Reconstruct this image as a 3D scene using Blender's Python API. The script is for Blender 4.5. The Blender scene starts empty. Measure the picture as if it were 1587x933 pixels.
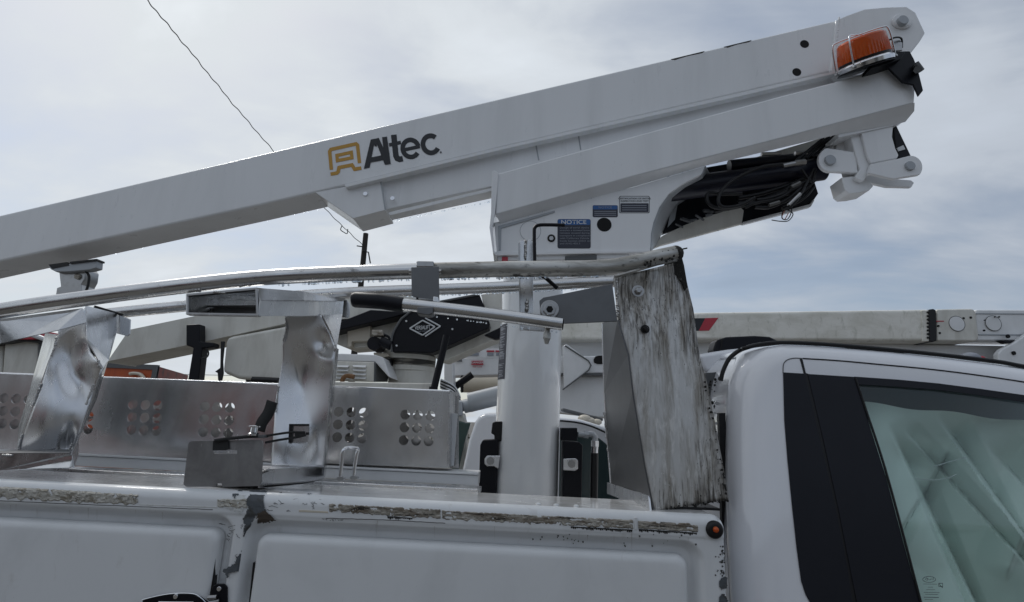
import bpy, bmesh, math, random
from mathutils import Vector, Matrix, noise
random.seed(7)
S = bpy.context.scene
COL = S.collection
R = math.radians

# ---------------------------------------------------------------- camera
F = 830.0; PITCH = R(12.8); ROLL = R(2.7); YAW = R(1.0)
CAMLOC = Vector((0, 0, 1.8))
cam = bpy.data.cameras.new("camera"); cam.sensor_width = 36; cam.lens = F/1587*36
cam.clip_start = .05; cam.clip_end = 3000
camo = bpy.data.objects.new("camera", cam); COL.objects.link(camo)
CR = Matrix.Rotation(YAW, 3, 'Z') @ Matrix.Rotation(R(90)+PITCH, 3, 'X') @ Matrix.Rotation(ROLL, 3, 'Z')
camo.matrix_world = Matrix.Translation(CAMLOC) @ CR.to_4x4()
S.camera = camo
# ---------------------------------------------------------------- exposure
S.view_settings.view_transform = 'Standard'; S.view_settings.look = 'None'
S.view_settings.exposure = .25; S.view_settings.gamma = 1
# ---------------------------------------------------------------- sky and sun
SUN_EL, SUN_AZ = R(46), R(-42)          # azimuth from +Y, negative = left
sd = Vector((math.sin(SUN_AZ)*math.cos(SUN_EL), math.cos(SUN_AZ)*math.cos(SUN_EL), math.sin(SUN_EL)))
W = bpy.data.worlds.new("World"); S.world = W; W.use_nodes = True
nt = W.node_tree; nt.nodes.clear()
def N(t, **k):
    n = nt.nodes.new(t)
    for a, v in k.items(): setattr(n, a, v)
    return n
def mathn(op, a, b=None, clamp=False):
    n = N('ShaderNodeMath', operation=op, use_clamp=clamp)
    for i, v in enumerate((a, b)):
        if v is None: continue
        if isinstance(v, (int, float)): n.inputs[i].default_value = v
        else: nt.links.new(v, n.inputs[i])
    return n.outputs[0]
out = N('ShaderNodeOutputWorld'); bg = N('ShaderNodeBackground')
sky = N('ShaderNodeTexSky'); sky.sky_type = 'NISHITA'; sky.sun_disc = False
sky.sun_elevation = SUN_EL; sky.sun_rotation = SUN_AZ
tc = N('ShaderNodeTexCoord')
sep = N('ShaderNodeSeparateXYZ'); nt.links.new(tc.outputs['Generated'], sep.inputs[0])
zc = mathn('ADD', mathn('MAXIMUM', sep.outputs[2], 0.0), 0.22)
cmb = N('ShaderNodeCombineXYZ')
nt.links.new(mathn('DIVIDE', sep.outputs[0], zc), cmb.inputs[0])
nt.links.new(mathn('DIVIDE', sep.outputs[1], zc), cmb.inputs[1])
mp = N('ShaderNodeMapping'); nt.links.new(cmb.outputs[0], mp.inputs[0])
mp.inputs['Rotation'].default_value = (0, 0, R(25)); mp.inputs['Scale'].default_value = (1.0, 1.7, 1)
mp.inputs['Location'].default_value = (3.1, .7, 0)
n1 = N('ShaderNodeTexNoise'); nt.links.new(mp.outputs[0], n1.inputs['Vector'])
n1.inputs['Scale'].default_value = .9; n1.inputs['Detail'].default_value = 7; n1.inputs['Roughness'].default_value = .55
n1.inputs['Distortion'].default_value = .5
n2 = N('ShaderNodeTexNoise'); nt.links.new(mp.outputs[0], n2.inputs['Vector'])
n2.inputs['Scale'].default_value = 3.0; n2.inputs['Detail'].default_value = 8; n2.inputs['Roughness'].default_value = .5
n2.inputs['Distortion'].default_value = .3
nn = mathn('ADD', mathn('MULTIPLY', n1.outputs[0], .7), mathn('MULTIPLY', n2.outputs[0], .3))
dot = N('ShaderNodeVectorMath', operation='DOT_PRODUCT'); nt.links.new(tc.outputs['Generated'], dot.inputs[0])
dot.inputs[1].default_value = Vector((-.60, .42, .62)).normalized()
t01 = mathn('MULTIPLY_ADD', dot.outputs['Value'], .5); t01.node.inputs[2].default_value = .5
tp = mathn('POWER', mathn('MAXIMUM', t01, 0.0), 1.6)
lum = mathn('ADD', mathn('MULTIPLY', tp, .33), .30)          # broad brightening of the cloud deck towards the sun
lum = mathn('MULTIPLY', lum, mathn('ADD', mathn('MULTIPLY', nn, 1.2), .40))
colmix = N('ShaderNodeMix', data_type='RGBA')
nt.links.new(tp, colmix.inputs['Factor'])
colmix.inputs['A'].default_value = (.84, .96, 1.16, 1); colmix.inputs['B'].default_value = (.95, 1.0, 1.04, 1)
sc = N('ShaderNodeVectorMath', operation='SCALE'); nt.links.new(colmix.outputs['Result'], sc.inputs[0]); nt.links.new(lum, sc.inputs['Scale'])
# thin gaps in the cloud deck let the blue sky through
gap = N('ShaderNodeMapRange'); nt.links.new(nn, gap.inputs['Value'])
gap.inputs['From Min'].default_value = .38; gap.inputs['From Max'].default_value = .55
gap.inputs['To Min'].default_value = .5; gap.inputs['To Max'].default_value = 1.0
sks = N('ShaderNodeVectorMath', operation='SCALE'); nt.links.new(sky.outputs[0], sks.inputs[0]); sks.inputs['Scale'].default_value = .09
mx = N('ShaderNodeMix', data_type='RGBA'); nt.links.new(gap.outputs[0], mx.inputs['Factor'])
nt.links.new(sks.outputs[0], mx.inputs['A']); nt.links.new(sc.outputs[0], mx.inputs['B'])
nt.links.new(mx.outputs['Result'], bg.inputs['Color']); bg.inputs['Strength'].default_value = 1.0
nt.links.new(bg.outputs[0], out.inputs[0])
sl = bpy.data.lights.new("sun", 'SUN'); sl.energy = 1.5; sl.angle = R(18); sl.color = (1, .97, .92)
so = bpy.data.objects.new("sun", sl); COL.objects.link(so)
so.rotation_euler = sd.to_track_quat('Z', 'Y').to_euler()

# ---------------------------------------------------------------- helpers
def at(px, py, Y, k=0.0, z0=0.0):
    d = CR @ Vector(((px-793.5)/F, -(py-466.5)/F, -1))
    t = (Y + k*(CAMLOC.z - z0)) / (d.y - k*d.z)
    return CAMLOC + d*t
def A(pts, Y): return [at(p[0], p[1], p[2] if len(p) > 2 else Y) for p in pts]

class MB:
    def __init__(s): s.v = []; s.f = []; s.m = []
    def add(s, vs, fs, m=0):
        b = len(s.v); s.v += [Vector(v) for v in vs]
        for f in fs: s.f.append([i+b for i in f]); s.m.append(m)
        return s
    def prism(s, pts, vec, m=0):
        n = len(pts); vec = Vector(vec)
        return s.add(list(pts)+[p+vec for p in pts],
                     [list(range(n)), list(range(2*n-1, n-1, -1))]+[[i, (i+1) % n, (i+1) % n+n, i+n] for i in range(n)], m)
    def pprism(s, px, Y, t, m=0): return s.prism(A(px, Y), (0, t, 0), m)
    def box(s, a, b, m=0):
        a = Vector(a); b = Vector(b)
        return s.prism([Vector((a.x, a.y, a.z)), Vector((b.x, a.y, a.z)), Vector((b.x, a.y, b.z)), Vector((a.x, a.y, b.z))], (0, b.y-a.y, 0), m)
    def tube(s, path, r, n=12, cap=True, m=0):
        path = [Vector(p) for p in path]
        rr = r if isinstance(r, (list, tuple)) else [r]*len(path)
        t0 = (path[1]-path[0]).normalized()
        up = Vector((0, 0, 1)) if abs(t0.z) < .9 else Vector((1, 0, 0))
        u = t0.cross(up).normalized(); rings = []
        for i, p in enumerate(path):
            t = (path[min(i+1, len(path)-1)]-path[max(i-1, 0)]).normalized()
            u = (u - t*u.dot(t)).normalized(); w = t.cross(u)
            rings.append([p+(u*math.cos(2*math.pi*j/n)+w*math.sin(2*math.pi*j/n))*rr[i] for j in range(n)])
        vs = [q for g in rings for q in g]; fs = []
        for i in range(len(rings)-1):
            for j in range(n):
                fs.append([i*n+j, i*n+(j+1) % n, (i+1)*n+(j+1) % n, (i+1)*n+j])
        if cap: fs.append(list(range(n))[::-1]); fs.append([(len(rings)-1)*n+j for j in range(n)])
        return s.add(vs, fs, m)
    def cyl(s, p0, p1, r, n=16, m=0): return s.tube([p0, p1], r, n, True, m)
    def ball(s, c, r, n=6, sz=1.0):
        c = Vector(c); vs = []; fs = []; h = n//2+1
        for i in range(h+1):
            a = math.pi*i/h
            for j in range(n):
                b = 2*math.pi*j/n
                vs.append(c+Vector((math.sin(a)*math.cos(b)*r, math.sin(a)*math.sin(b)*r, math.cos(a)*r*sz)))
        for i in range(h):
            for j in range(n): fs.append([i*n+j, i*n+(j+1) % n, (i+1)*n+(j+1) % n, (i+1)*n+j])
        return s.add(vs, fs)
    def grid(s, fn, nu, nv, m=0):
        vs = [fn(i/nu, j/nv) for j in range(nv+1) for i in range(nu+1)]
        return s.add(vs, [[j*(nu+1)+i, j*(nu+1)+i+1, (j+1)*(nu+1)+i+1, (j+1)*(nu+1)+i] for j in range(nv) for i in range(nu)], m)
    def build(s, name, mats, parent=None, bevel=0, seg=2, ang=35, solid=0, label=None, kind=None, sub=0, merge=False):
        org = rootloc(parent)
        me = bpy.data.meshes.new(name)
        me.from_pydata([tuple(v-org) for v in s.v], [], s.f)
        if not isinstance(mats, (list, tuple)): mats = [mats]
        for m in mats: me.materials.append(m)
        for p, i in zip(me.polygons, s.m): p.material_index = i
        bm = bmesh.new(); bm.from_mesh(me)
        if merge: bmesh.ops.remove_doubles(bm, verts=bm.verts, dist=1e-5)
        bmesh.ops.recalc_face_normals(bm, faces=bm.faces); bm.to_mesh(me); bm.free()
        flat = solid and (len(s.f) <= 12 or name.startswith(('tray', 'pocket')))
        for p in me.polygons: p.use_smooth = not flat
        try:
            if not flat: me.set_sharp_from_angle(angle=R(ang))
        except Exception: pass
        o = bpy.data.objects.new(name, me); COL.objects.link(o)
        if parent: o.parent = parent
        if solid:
            md = o.modifiers.new("solid", 'SOLIDIFY'); md.thickness = solid; md.offset = 0
        if bevel:
            md = o.modifiers.new("bevel", 'BEVEL'); md.width = bevel; md.segments = seg; md.limit_method = 'ANGLE'
            md.angle_limit = R(30); md.harden_normals = True
        if label: o['label'] = label
        if kind: o['kind'] = kind
        return o
def rootloc(o):
    v = Vector((0, 0, 0))
    while o is not None: v = v+Vector(o.location); o = o.parent
    return v
def thing(name, loc, label, cat, group=None):
    o = bpy.data.objects.new(name, None); COL.objects.link(o); o.location = loc
    o['label'] = label; o['category'] = cat
    if group: o['group'] = group
    return o
def crv(pts, n=8):
    """Catmull-Rom through points (any dimension)."""
    P = [Vector(p) for p in pts]; P = [P[0]*2-P[1]]+P+[P[-1]*2-P[-2]]; o = []
    for i in range(1, len(P)-2):
        for j in range(n):
            t = j/n; a, b, c, d = P[i-1], P[i], P[i+1], P[i+2]
            o.append(.5*((2*b)+(c-a)*t+(2*a-5*b+4*c-d)*t*t+(3*b-a-3*c+d)*t**3))
    o.append(P[-2]); return o
def pl(pts, x):
    """piecewise-linear y(x)"""
    if x <= pts[0][0]: return pts[0][1]
    for a, b in zip(pts, pts[1:]):
        if x <= b[0]: return a[1]+(b[1]-a[1])*(x-a[0])/(b[0]-a[0])
    return pts[-1][1]
def plen(pts, t):
    """point at fraction t along a pixel polyline (index-uniform)"""
    k = t*(len(pts)-1); i = min(int(k), len(pts)-2); f = k-i
    return tuple(a+(b-a)*f for a, b in zip(pts[i], pts[i+1]))
def text(body, px, py, Y, h, mat, parent, name='lettering', adv=(1, .047), bold=0.0, align='CENTER', sx=1.0, shear=0, lift=.001):
    c = bpy.data.curves.new(name, 'FONT'); c.body = body; c.size = 1; c.align_x = align; c.align_y = 'CENTER'
    c.offset = bold; c.shear = shear; c.resolution_u = 3; c.space_line = 1.0
    t = bpy.data.objects.new('tmp_text', c); COL.objects.link(t)
    bpy.context.view_layer.update()
    me = bpy.data.meshes.new_from_object(t.evaluated_get(bpy.context.evaluated_depsgraph_get()))
    bpy.data.objects.remove(t); bpy.data.curves.remove(c)
    P0 = at(px, py, Y); U = at(px+adv[0]*50, py+adv[1]*50, Y)-P0; U.normalize()
    V = Vector((-U.z, 0, U.x)); m = (at(px, py+10, Y)-P0).length/10*h/.73
    org = rootloc(parent)
    for v in me.vertices:
        q = P0+U*v.co.x*m*sx+V*v.co.y*m; q.y -= lift; v.co = q-org
    me.name = name; me.materials.clear(); me.materials.append(mat)
    o = bpy.data.objects.new(name, me); COL.objects.link(o); o.parent = parent
    return o

# ---------------------------------------------------------------- materials
def mat(name, col, rough=.5, metal=0, **k):
    m = bpy.data.materials.new(name); m.use_nodes = True; t = m.node_tree; b = t.nodes['Principled BSDF']
    b.inputs['Base Color'].default_value = (*col, 1); b.inputs['Roughness'].default_value = rough; b.inputs['Metallic'].default_value = metal
    if k.get('coat'): b.inputs['Coat Weight'].default_value = k['coat']; b.inputs['Coat Roughness'].default_value = .06
    if k.get('spec') is not None: b.inputs['Specular IOR Level'].default_value = k['spec']
    L = t.links; tcn = t.nodes.new('ShaderNodeTexCoord')
    def noi(scale, stretch=(1, 1, 1), detail=5, rgh=.55, dist=0):
        mpn = t.nodes.new('ShaderNodeMapping'); L.new(tcn.outputs['Object'], mpn.inputs[0]); mpn.inputs['Scale'].default_value = stretch
        n = t.nodes.new('ShaderNodeTexNoise'); L.new(mpn.outputs[0], n.inputs['Vector'])
        n.inputs['Scale'].default_value = scale; n.inputs['Detail'].default_value = detail; n.inputs['Roughness'].default_value = rgh
        n.inputs['Distortion'].default_value = dist
        return n.outputs[0]
    def ramp(v, a, b2):
        r = t.nodes.new('ShaderNodeMapRange'); L.new(v, r.inputs['Value']); r.inputs['From Min'].default_value = a; r.inputs['From Max'].default_value = b2
        return r.outputs[0]
    def mul(a, b2):
        r = t.nodes.new('ShaderNodeMath'); r.operation = 'MULTIPLY'; L.new(a, r.inputs[0])
        if isinstance(b2, float): r.inputs[1].default_value = b2
        else: L.new(b2, r.inputs[1])
        return r.outputs[0]
    cur = None
    # layers: (colour, scale, stretch, lo, hi, strength, rough)
    for ly in k.get('layers', []):
        c2, scl, st, lo, hi, w = ly[:6]
        fac = mul(ramp(noi(scl, st, 7, .62, .4), lo, hi), float(w))
        if len(ly) > 6:
            fac = mul(fac, ramp(noi(ly[6], (1, 1, 1), 3), .4, .6))
        mxn = t.nodes.new('ShaderNodeMix'); mxn.data_type = 'RGBA'; L.new(fac, mxn.inputs['Factor'])
        if cur is None: mxn.inputs['A'].default_value = (*col, 1)
        else: L.new(cur, mxn.inputs['A'])
        mxn.inputs['B'].default_value = (*c2, 1); cur = mxn.outputs['Result']
        if k.get('dirtmetal'):
            pass
    if cur is not None: L.new(cur, b.inputs['Base Color'])
    if k.get('rvar'):
        s_, st, lo, hi = k['rvar']
        r = t.nodes.new('ShaderNodeMapRange'); L.new(noi(s_, st, 6, .6), r.inputs['Value']); r.inputs['From Min'].default_value = .3; r.inputs['From Max'].default_value = .7
        r.inputs['To Min'].default_value = lo; r.inputs['To Max'].default_value = hi; L.new(r.outputs[0], b.inputs['Roughness'])
    if k.get('mvar'):   # metal shows only where the noise leaves the grime off
        s_, st, lo, hi = k['mvar']
        r = t.nodes.new('ShaderNodeMapRange'); L.new(noi(s_, st, 7, .62, .4), r.inputs['Value']); r.inputs['From Min'].default_value = lo; r.inputs['From Max'].default_value = hi
        r.inputs['To Min'].default_value = metal; r.inputs['To Max'].default_value = .15; L.new(r.outputs[0], b.inputs['Metallic'])
    nrm = None
    for (s_, st, strength, dist) in k.get('bump', []):
        bp = t.nodes.new('ShaderNodeBump'); bp.inputs['Strength'].default_value = strength; bp.inputs['Distance'].default_value = dist
        L.new(noi(s_, st, 6, .6), bp.inputs['Height'])
        if nrm is not None: L.new(nrm, bp.inputs['Normal'])
        nrm = bp.outputs[0]
    if nrm is not None: L.new(nrm, b.inputs['Normal'])
    return m
WHITE = (.76, .775, .785)
M = {}
M['white'] = mat('white_paint', WHITE, .15, 0, coat=.8, layers=[((.6, .6, .58), 3, (1, 1, .5), .5, .75, .2), ((.3, .29, .27), 120, (1, 1, .3), .66, .8, .3)],
                 bump=[(2, (1, 1, 1), .02, .02)], rvar=(6, (1, 1, .6), .12, .2))
M['boomw'] = mat('boom_white_paint', (.76, .77, .78), .3, 0, coat=.3, layers=[((.42, .43, .43), 5, (1, 1, .12), .45, .75, .25), ((.3, .3, .3), 90, (1, 1, .6), .68, .8, .35)],
                 bump=[(2.5, (1, 1, 1), .05, .02)], rvar=(14, (1, 1, .3), .25, .45))
M['bodyw'] = mat('chalky_body_paint', (.73, .745, .755), .34, 0, coat=.2, layers=[((.42, .43, .43), 3.5, (1, 1, .5), .5, .8, .3), ((.12, .11, .1), 260, (1, 1, .5), .7, .76, .8, 5), ((.3, .27, .22), 24, (1, 1, .35), .62, .8, .35)],
                 bump=[(3, (1, 1, 1), .05, .02), (60, (1, 1, 1), .05, .002)], rvar=(9, (1, 1, .4), .28, .5))
M['bodytop'] = mat('wet_body_top', (.80, .795, .78), .14, 0, coat=.8, layers=[((.5, .48, .44), 9, (.3, 1, 1), .5, .75, .5), ((.1, .09, .08), 90, (1, 1, 1), .68, .74, .8)], bump=[(30, (1, 1, 1), .08, .003)], rvar=(10, (1, 1, 1), .08, .3))
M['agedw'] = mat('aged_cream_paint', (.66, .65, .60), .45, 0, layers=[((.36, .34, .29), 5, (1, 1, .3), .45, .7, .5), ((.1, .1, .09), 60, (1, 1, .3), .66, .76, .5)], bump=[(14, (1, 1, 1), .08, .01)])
M['algae'] = mat('mildewed_boom_paint', (.80, .78, .72), .5, 0, layers=[((.56, .54, .46), 2.2, (1, 1, 2.0), .42, .62, .6), ((.30, .30, .22), 9, (1.2, 1, .5), .55, .75, .6), ((.1, .1, .07), 60, (1, 1, .4), .66, .75, .5)])
M['bgw'] = mat('background_white_paint', (.74, .75, .76), .35, 0, coat=.2, layers=[((.45, .46, .46), 2.5, (1, 1, .6), .5, .75, .3)])
M['cabw'] = mat('cab_white_paint', (.78, .79, .82), .18, 0, coat=1.0, layers=[((.6, .6, .62), 3, (1, 1, .5), .5, .8, .2)], bump=[(2, (1, 1, 1), .03, .02)])
M['alu'] = mat('aluminium_sheet', (.62, .625, .63), .3, 1, layers=[((.40, .40, .40), 7, (1, 1, .5), .45, .75, .5), ((.12, .12, .11), 130, (1, 1, .6), .68, .75, .7)],
               bump=[(5, (1, 1, 1), .12, .02), (300, (.1, 1, 1), .03, .001)], rvar=(16, (1, 1, .3), .14, .36))
M['alubright'] = mat('bright_dented_aluminium', (.76, .765, .775), .28, 1, layers=[((.6, .6, .6), 9, (1, 1, .5), .5, .75, .3), ((.1, .1, .1), 170, (1, 1, .6), .7, .75, .7)],
               bump=[(260, (1, 1, .08), .06, .001), (900, (1, 1, 1), .03, .0005)], rvar=(12, (1, 1, .4), .20, .36))
M['alutray'] = mat('brushed_tray_aluminium', (.70, .70, .705), .2, 1, layers=[((.42, .42, .42), 5, (1, 1, .5), .4, .75, .5)], bump=[(260, (.05, 1, 1), .05, .001), (3, (1, 1, 1), .06, .02)], rvar=(7, (1, 1, .3), .14, .3))
M['tube'] = mat('weathered_tube', (.62, .625, .63), .36, 1, layers=[((.3, .29, .27), 14, (.25, 1, 1), .48, .7, .6), ((.05, .05, .045), 55, (.4, 1, 1), .62, .72, .75, 4)], bump=[(60, (.2, 1, 1), .12, .002)], rvar=(20, (.3, 1, 1), .16, .38))
M['tubedirty'] = mat('grimy_tube', (.52, .52, .50), .45, .85, layers=[((.2, .19, .17), 20, (.25, 1, 1), .45, .65, .75), ((.03, .03, .028), 42, (.5, 1, 1), .56, .68, .9)], bump=[(60, (.3, 1, 1), .2, .003)])
M['grimy'] = mat('grime_streaked_aluminium', (.50, .49, .465), .5, .75,
                 layers=[((.26, .245, .22), 12, (1.2, 1.2, .16), .42, .66, .75), ((.035, .033, .03), 26, (2.4, 2.4, .14), .5, .64, .85), ((.62, .61, .58), 60, (2.2, 2.2, .1), .58, .72, .5), ((.03, .028, .025), 120, (1, 1, .3), .62, .7, .8, 6)],
                 mvar=(26, (2.4, 2.4, .14), .42, .6), bump=[(50, (2, 2, .2), .25, .003), (7, (1, 1, 1), .2, .01)])
def grimymat():
    m = M['grimy'] = bpy.data.materials.new('grime_streaked_aluminium'); m.use_nodes = True; t = m.node_tree; L = t.links; b = t.nodes['Principled BSDF']
    tc_ = t.nodes.new('ShaderNodeTexCoord'); sp_ = t.nodes.new('ShaderNodeSeparateXYZ'); L.new(tc_.outputs['Object'], sp_.inputs[0])
    def no(scale, st, det=8, rg=.65, di=.3, rot=0):
        mp_ = t.nodes.new('ShaderNodeMapping'); L.new(tc_.outputs['Object'], mp_.inputs[0]); mp_.inputs['Scale'].default_value = st; mp_.inputs['Rotation'].default_value = (0, rot, 0)
        n = t.nodes.new('ShaderNodeTexNoise'); L.new(mp_.outputs[0], n.inputs['Vector']); n.inputs['Scale'].default_value = scale; n.inputs['Detail'].default_value = det; n.inputs['Roughness'].default_value = rg; n.inputs['Distortion'].default_value = di
        return n.outputs[0]
    def mr(v, a, b2, c=0, d=1):
        r = t.nodes.new('ShaderNodeMapRange'); L.new(v, r.inputs['Value'])
        for k_, x_ in zip(('From Min', 'From Max', 'To Min', 'To Max'), (a, b2, c, d)): r.inputs[k_].default_value = x_
        return r.outputs[0]
    def op(o_, a, b2):
        r = t.nodes.new('ShaderNodeMath'); r.operation = o_; r.use_clamp = True
        for i, v in enumerate((a, b2)):
            if isinstance(v, (int, float)): r.inputs[i].default_value = v
            else: L.new(v, r.inputs[i])
        return r.outputs[0]
    def mixc(f, a, b2):
        r = t.nodes.new('ShaderNodeMix'); r.data_type = 'RGBA'; L.new(f, r.inputs['Factor'])
        for k_, v in (('A', a), ('B', b2)):
            if isinstance(v, tuple): r.inputs[k_].default_value = (*v, 1)
            else: L.new(v, r.inputs[k_])
        return r.outputs['Result']
    fine = no(120, (1, 1, .09), rot=R(10)); mid_ = no(26, (1, 1, .14), rot=R(10)); big = no(5, (1, 1, .5)); speck = no(110, (1, 1, .5))
    zone = op('ADD', mr(sp_.outputs[2], 1.95, 2.3, 0, .48), mr(sp_.outputs[0], .52, .74, 0, .34))      # dirt gathers near the top and the outer edge
    zone = op('ADD', zone, mr(big, .42, .66, 0, .35)); zone = op('ADD', zone, mr(sp_.outputs[2], 1.66, 1.55, 0, .5))
    c = mixc(mr(op('ADD', mid_, op('MULTIPLY', zone, .15)), .45, .72), (.56, .555, .54), (.31, .285, .245))
    c = mixc(mr(no(40, (1, 1, .3)), .52, .66, 0, .8), c, (.70, .69, .665))
    dk = op('GREATER_THAN', op('ADD', op('MULTIPLY', fine, 1.0), op('MULTIPLY', zone, .30)), .665)
    dks = mr(op('ADD', op('ADD', op('MULTIPLY', fine, .75), op('MULTIPLY', mid_, .25)), op('MULTIPLY', zone, .28)), .62, .78, 0, .92)
    c = mixc(mr(op('ADD', no(9, (1, 1, .6)), op('MULTIPLY', zone, .12)), .62, .74, 0, .35), c, (.14, .115, .085)); c = mixc(dks, c, (.05, .042, .034))
    c = mixc(mr(op('ADD', speck, op('MULTIPLY', zone, .12)), .68, .72), c, (.02, .018, .015))
    c = mixc(mr(no(60, (1, 1, .9)), .66, .7, 0, .8), c, (.72, .71, .69))
    L.new(c, b.inputs['Base Color']); b.inputs['Metallic'].default_value = .35
    L.new(mr(mid_, .4, .6, .32, .6), b.inputs['Roughness'])
    bp_ = t.nodes.new('ShaderNodeBump'); bp_.inputs['Strength'].default_value = .35; bp_.inputs['Distance'].default_value = .004; L.new(fine, bp_.inputs['Height']); L.new(bp_.outputs[0], b.inputs['Normal'])
grimymat()
M['dark_alu'] = mat('dark_and_shaded_plate', (.17, .172, .175), .38, 1, layers=[((.11, .11, .11), 8, (1, 1, 1), .4, .7, .4)], bump=[(6, (1, 1, 1), .05, .01)])  # darker metal for dark plates and for painted shade on the inner post side
M['galv'] = mat('zinc_steel', (.42, .42, .42), .32, 1, layers=[((.25, .24, .22), 40, (1, 1, 1), .5, .8, .5)])
M['chrome'] = mat('bright_steel', (.75, .76, .78), .14, 1)
M['black'] = mat('black_powder_coat', (.004, .0045, .008), .45, 0, spec=.25, bump=[(30, (1, 1, 1), .04, .002)])
M['cylblue'] = mat('blue_black_steel', (.004, .005, .014), .35, 0, spec=.35)
M['rubber'] = mat('black_rubber', (.008, .008, .009), .4, 0, spec=.35, bump=[(150, (1, 1, 1), .1, .001)])
M['grip'] = mat('black_foam_grip', (.005, .0055, .010), .5, 0, spec=.3, layers=[((.02, .033, .032), 40, (.3, 1, 1), .55, .7, .6)], bump=[(70, (1, 1, 1), .15, .002)])
M['web'] = mat('black_webbing', (.018, .018, .019), .8, 0, bump=[(900, (1, .2, 1), .3, .001)])
M['trim'] = mat('satin_black_trim', (.006, .007, .012), .42, 0, spec=.3, layers=[((.010, .011, .017), 3, (1, 1, 1), .4, .6, .5)])
M['caulk'] = mat('perished_sealant', (.36, .335, .29), .85, 0, layers=[((.13, .10, .07), 55, (.25, 1, 1.2), .44, .6, .85), ((.52, .50, .46), 45, (.3, 1, 1.6), .55, .66, .8), ((.018, .015, .012), 70, (.22, 1, 1.5), .56, .64, .95)], bump=[(110, (.5, 1, 1), .9, .006)])
M['caulk2'] = mat('cracked_beige_sealant', (.50, .48, .43), .85, 0, layers=[((.20, .17, .12), 60, (.5, 1, 1.1), .5, .62, .8), ((.62, .61, .58), 40, (.6, 1, 1.6), .55, .68, .8), ((.06, .05, .04), 90, (.6, 1, 1.2), .62, .70, .9)], bump=[(110, (.5, 1, 1), .9, .006)])
M['grime'] = mat('caked_black_grime', (.02, .019, .017), .9, 0, layers=[((.2, .19, .17), 90, (1, 1, 1), .58, .7, .6)], bump=[(120, (1, 1, 1), .8, .004)])
M['bare'] = mat('bare_grey_fibreglass', (.085, .095, .105), .8, 0, layers=[((.045, .04, .032), 30, (1, 1, 1), .5, .65, .7), ((.22, .23, .24), 80, (1, 1, 1), .62, .72, .6)], bump=[(90, (1, 1, 1), .5, .003)])
M['flake'] = mat('curled_paint_flake', (.62, .63, .62), .5, 0, layers=[((.3, .28, .25), 60, (1, 1, 1), .5, .7, .5)], bump=[(80, (1, 1, 1), .3, .002)])
M['crack'] = mat('crack_dirt', (.05, .048, .045), .8)
M['gasket'] = mat('grey_gasket', (.1, .105, .11), .6)
M['navy'] = mat('navy_label', (.025, .028, .045), .4)
M['blue'] = mat('blue_label', (.02, .10, .30), .4)
M['labw'] = mat('white_print', (.62, .64, .66), .5)
M['labg'] = mat('grey_print', (.25, .27, .31), .5)
M['yellow'] = mat('ochre_print', (.50, .27, .035), .4)
M['blackprint'] = mat('black_print', (.009, .010, .014), .4)
M['red'] = mat('red_print', (.42, .03, .05), .45)
M['orange'] = mat('orange_paint', (.45, .085, .02), .5, 0, layers=[((.25, .04, .02), 3, (6, 6, .2), .45, .7, .4)])
M['conside'] = mat('weathered_red_steel', (.22, .05, .035), .6, 0, layers=[((.05, .04, .035), 4, (1, 1, 1), .5, .6, .7)])
M['woodpole'] = mat('weathered_pole_wood', (.03, .026, .022), .85, 0, bump=[(40, (1, 1, .1), .4, .01)])
M['interior'] = mat('cab_interior', (.05, .055, .06), .8)
M['screen'] = mat('headliner', (.16, .19, .21), .8)
M['airbag'] = mat('airbag_cloth', (.80, .86, .83), .75, 0, bump=[(500, (1, 1, 1), .05, .0005)])
M['pin'] = mat('grey_pin', (.36, .38, .40), .45, .3)
M['hole'] = mat('dark_opening', (.006, .006, .007), .9)
M['soil'] = mat('yard_gravel', (.09, .085, .078), .9, 0, layers=[((.16, .15, .135), .8, (1, 1, 1), .4, .6, .6), ((.045, .043, .04), 30, (1, 1, 1), .5, .7, .6)], bump=[(20, (1, 1, 1), .6, .03)])
M['brush'] = mat('dry_brush', (.16, .15, .12), .9, 0, layers=[((.05, .05, .035), 8, (1, 1, 1), .45, .6, .7)])
M['tank'] = mat('cream_tank', (.58, .53, .44), .45)
def glassmat(name, tint, amount):
    m = bpy.data.materials.new(name); m.use_nodes = True; t = m.node_tree; t.nodes.clear()
    o = t.nodes.new('ShaderNodeOutputMaterial'); mxs = t.nodes.new('ShaderNodeMixShader'); tr = t.nodes.new('ShaderNodeBsdfTransparent')
    gl = t.nodes.new('ShaderNodeBsdfGlossy'); lw = t.nodes.new('ShaderNodeLayerWeight'); lw.inputs[0].default_value = .5
    pw = t.nodes.new('ShaderNodeMath'); pw.operation = 'POWER'; t.links.new(lw.outputs['Facing'], pw.inputs[0]); pw.inputs[1].default_value = 4.0
    fr = t.nodes.new('ShaderNodeMath'); fr.operation = 'MULTIPLY_ADD'; t.links.new(pw.outputs[0], fr.inputs[0]); fr.inputs[1].default_value = .8; fr.inputs[2].default_value = amount
    tr.inputs[0].default_value = (*tint, 1); gl.inputs['Roughness'].default_value = .01
    t.links.new(fr.outputs[0], mxs.inputs[0]); t.links.new(tr.outputs[0], mxs.inputs[1]); t.links.new(gl.outputs[0], mxs.inputs[2]); t.links.new(mxs.outputs[0], o.inputs[0])
    return m
M['glass'] = glassmat('door_glass', (.91, .965, .95), .035)
def watermat():
    m = bpy.data.materials.new('water_beads'); m.use_nodes = True; b = m.node_tree.nodes['Principled BSDF']
    b.inputs['Base Color'].default_value = (.9, .95, 1, 1); b.inputs['Roughness'].default_value = .02
    b.inputs['Transmission Weight'].default_value = 1; b.inputs['IOR'].default_value = 1.33
    return m
M['water'] = watermat()
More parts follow.
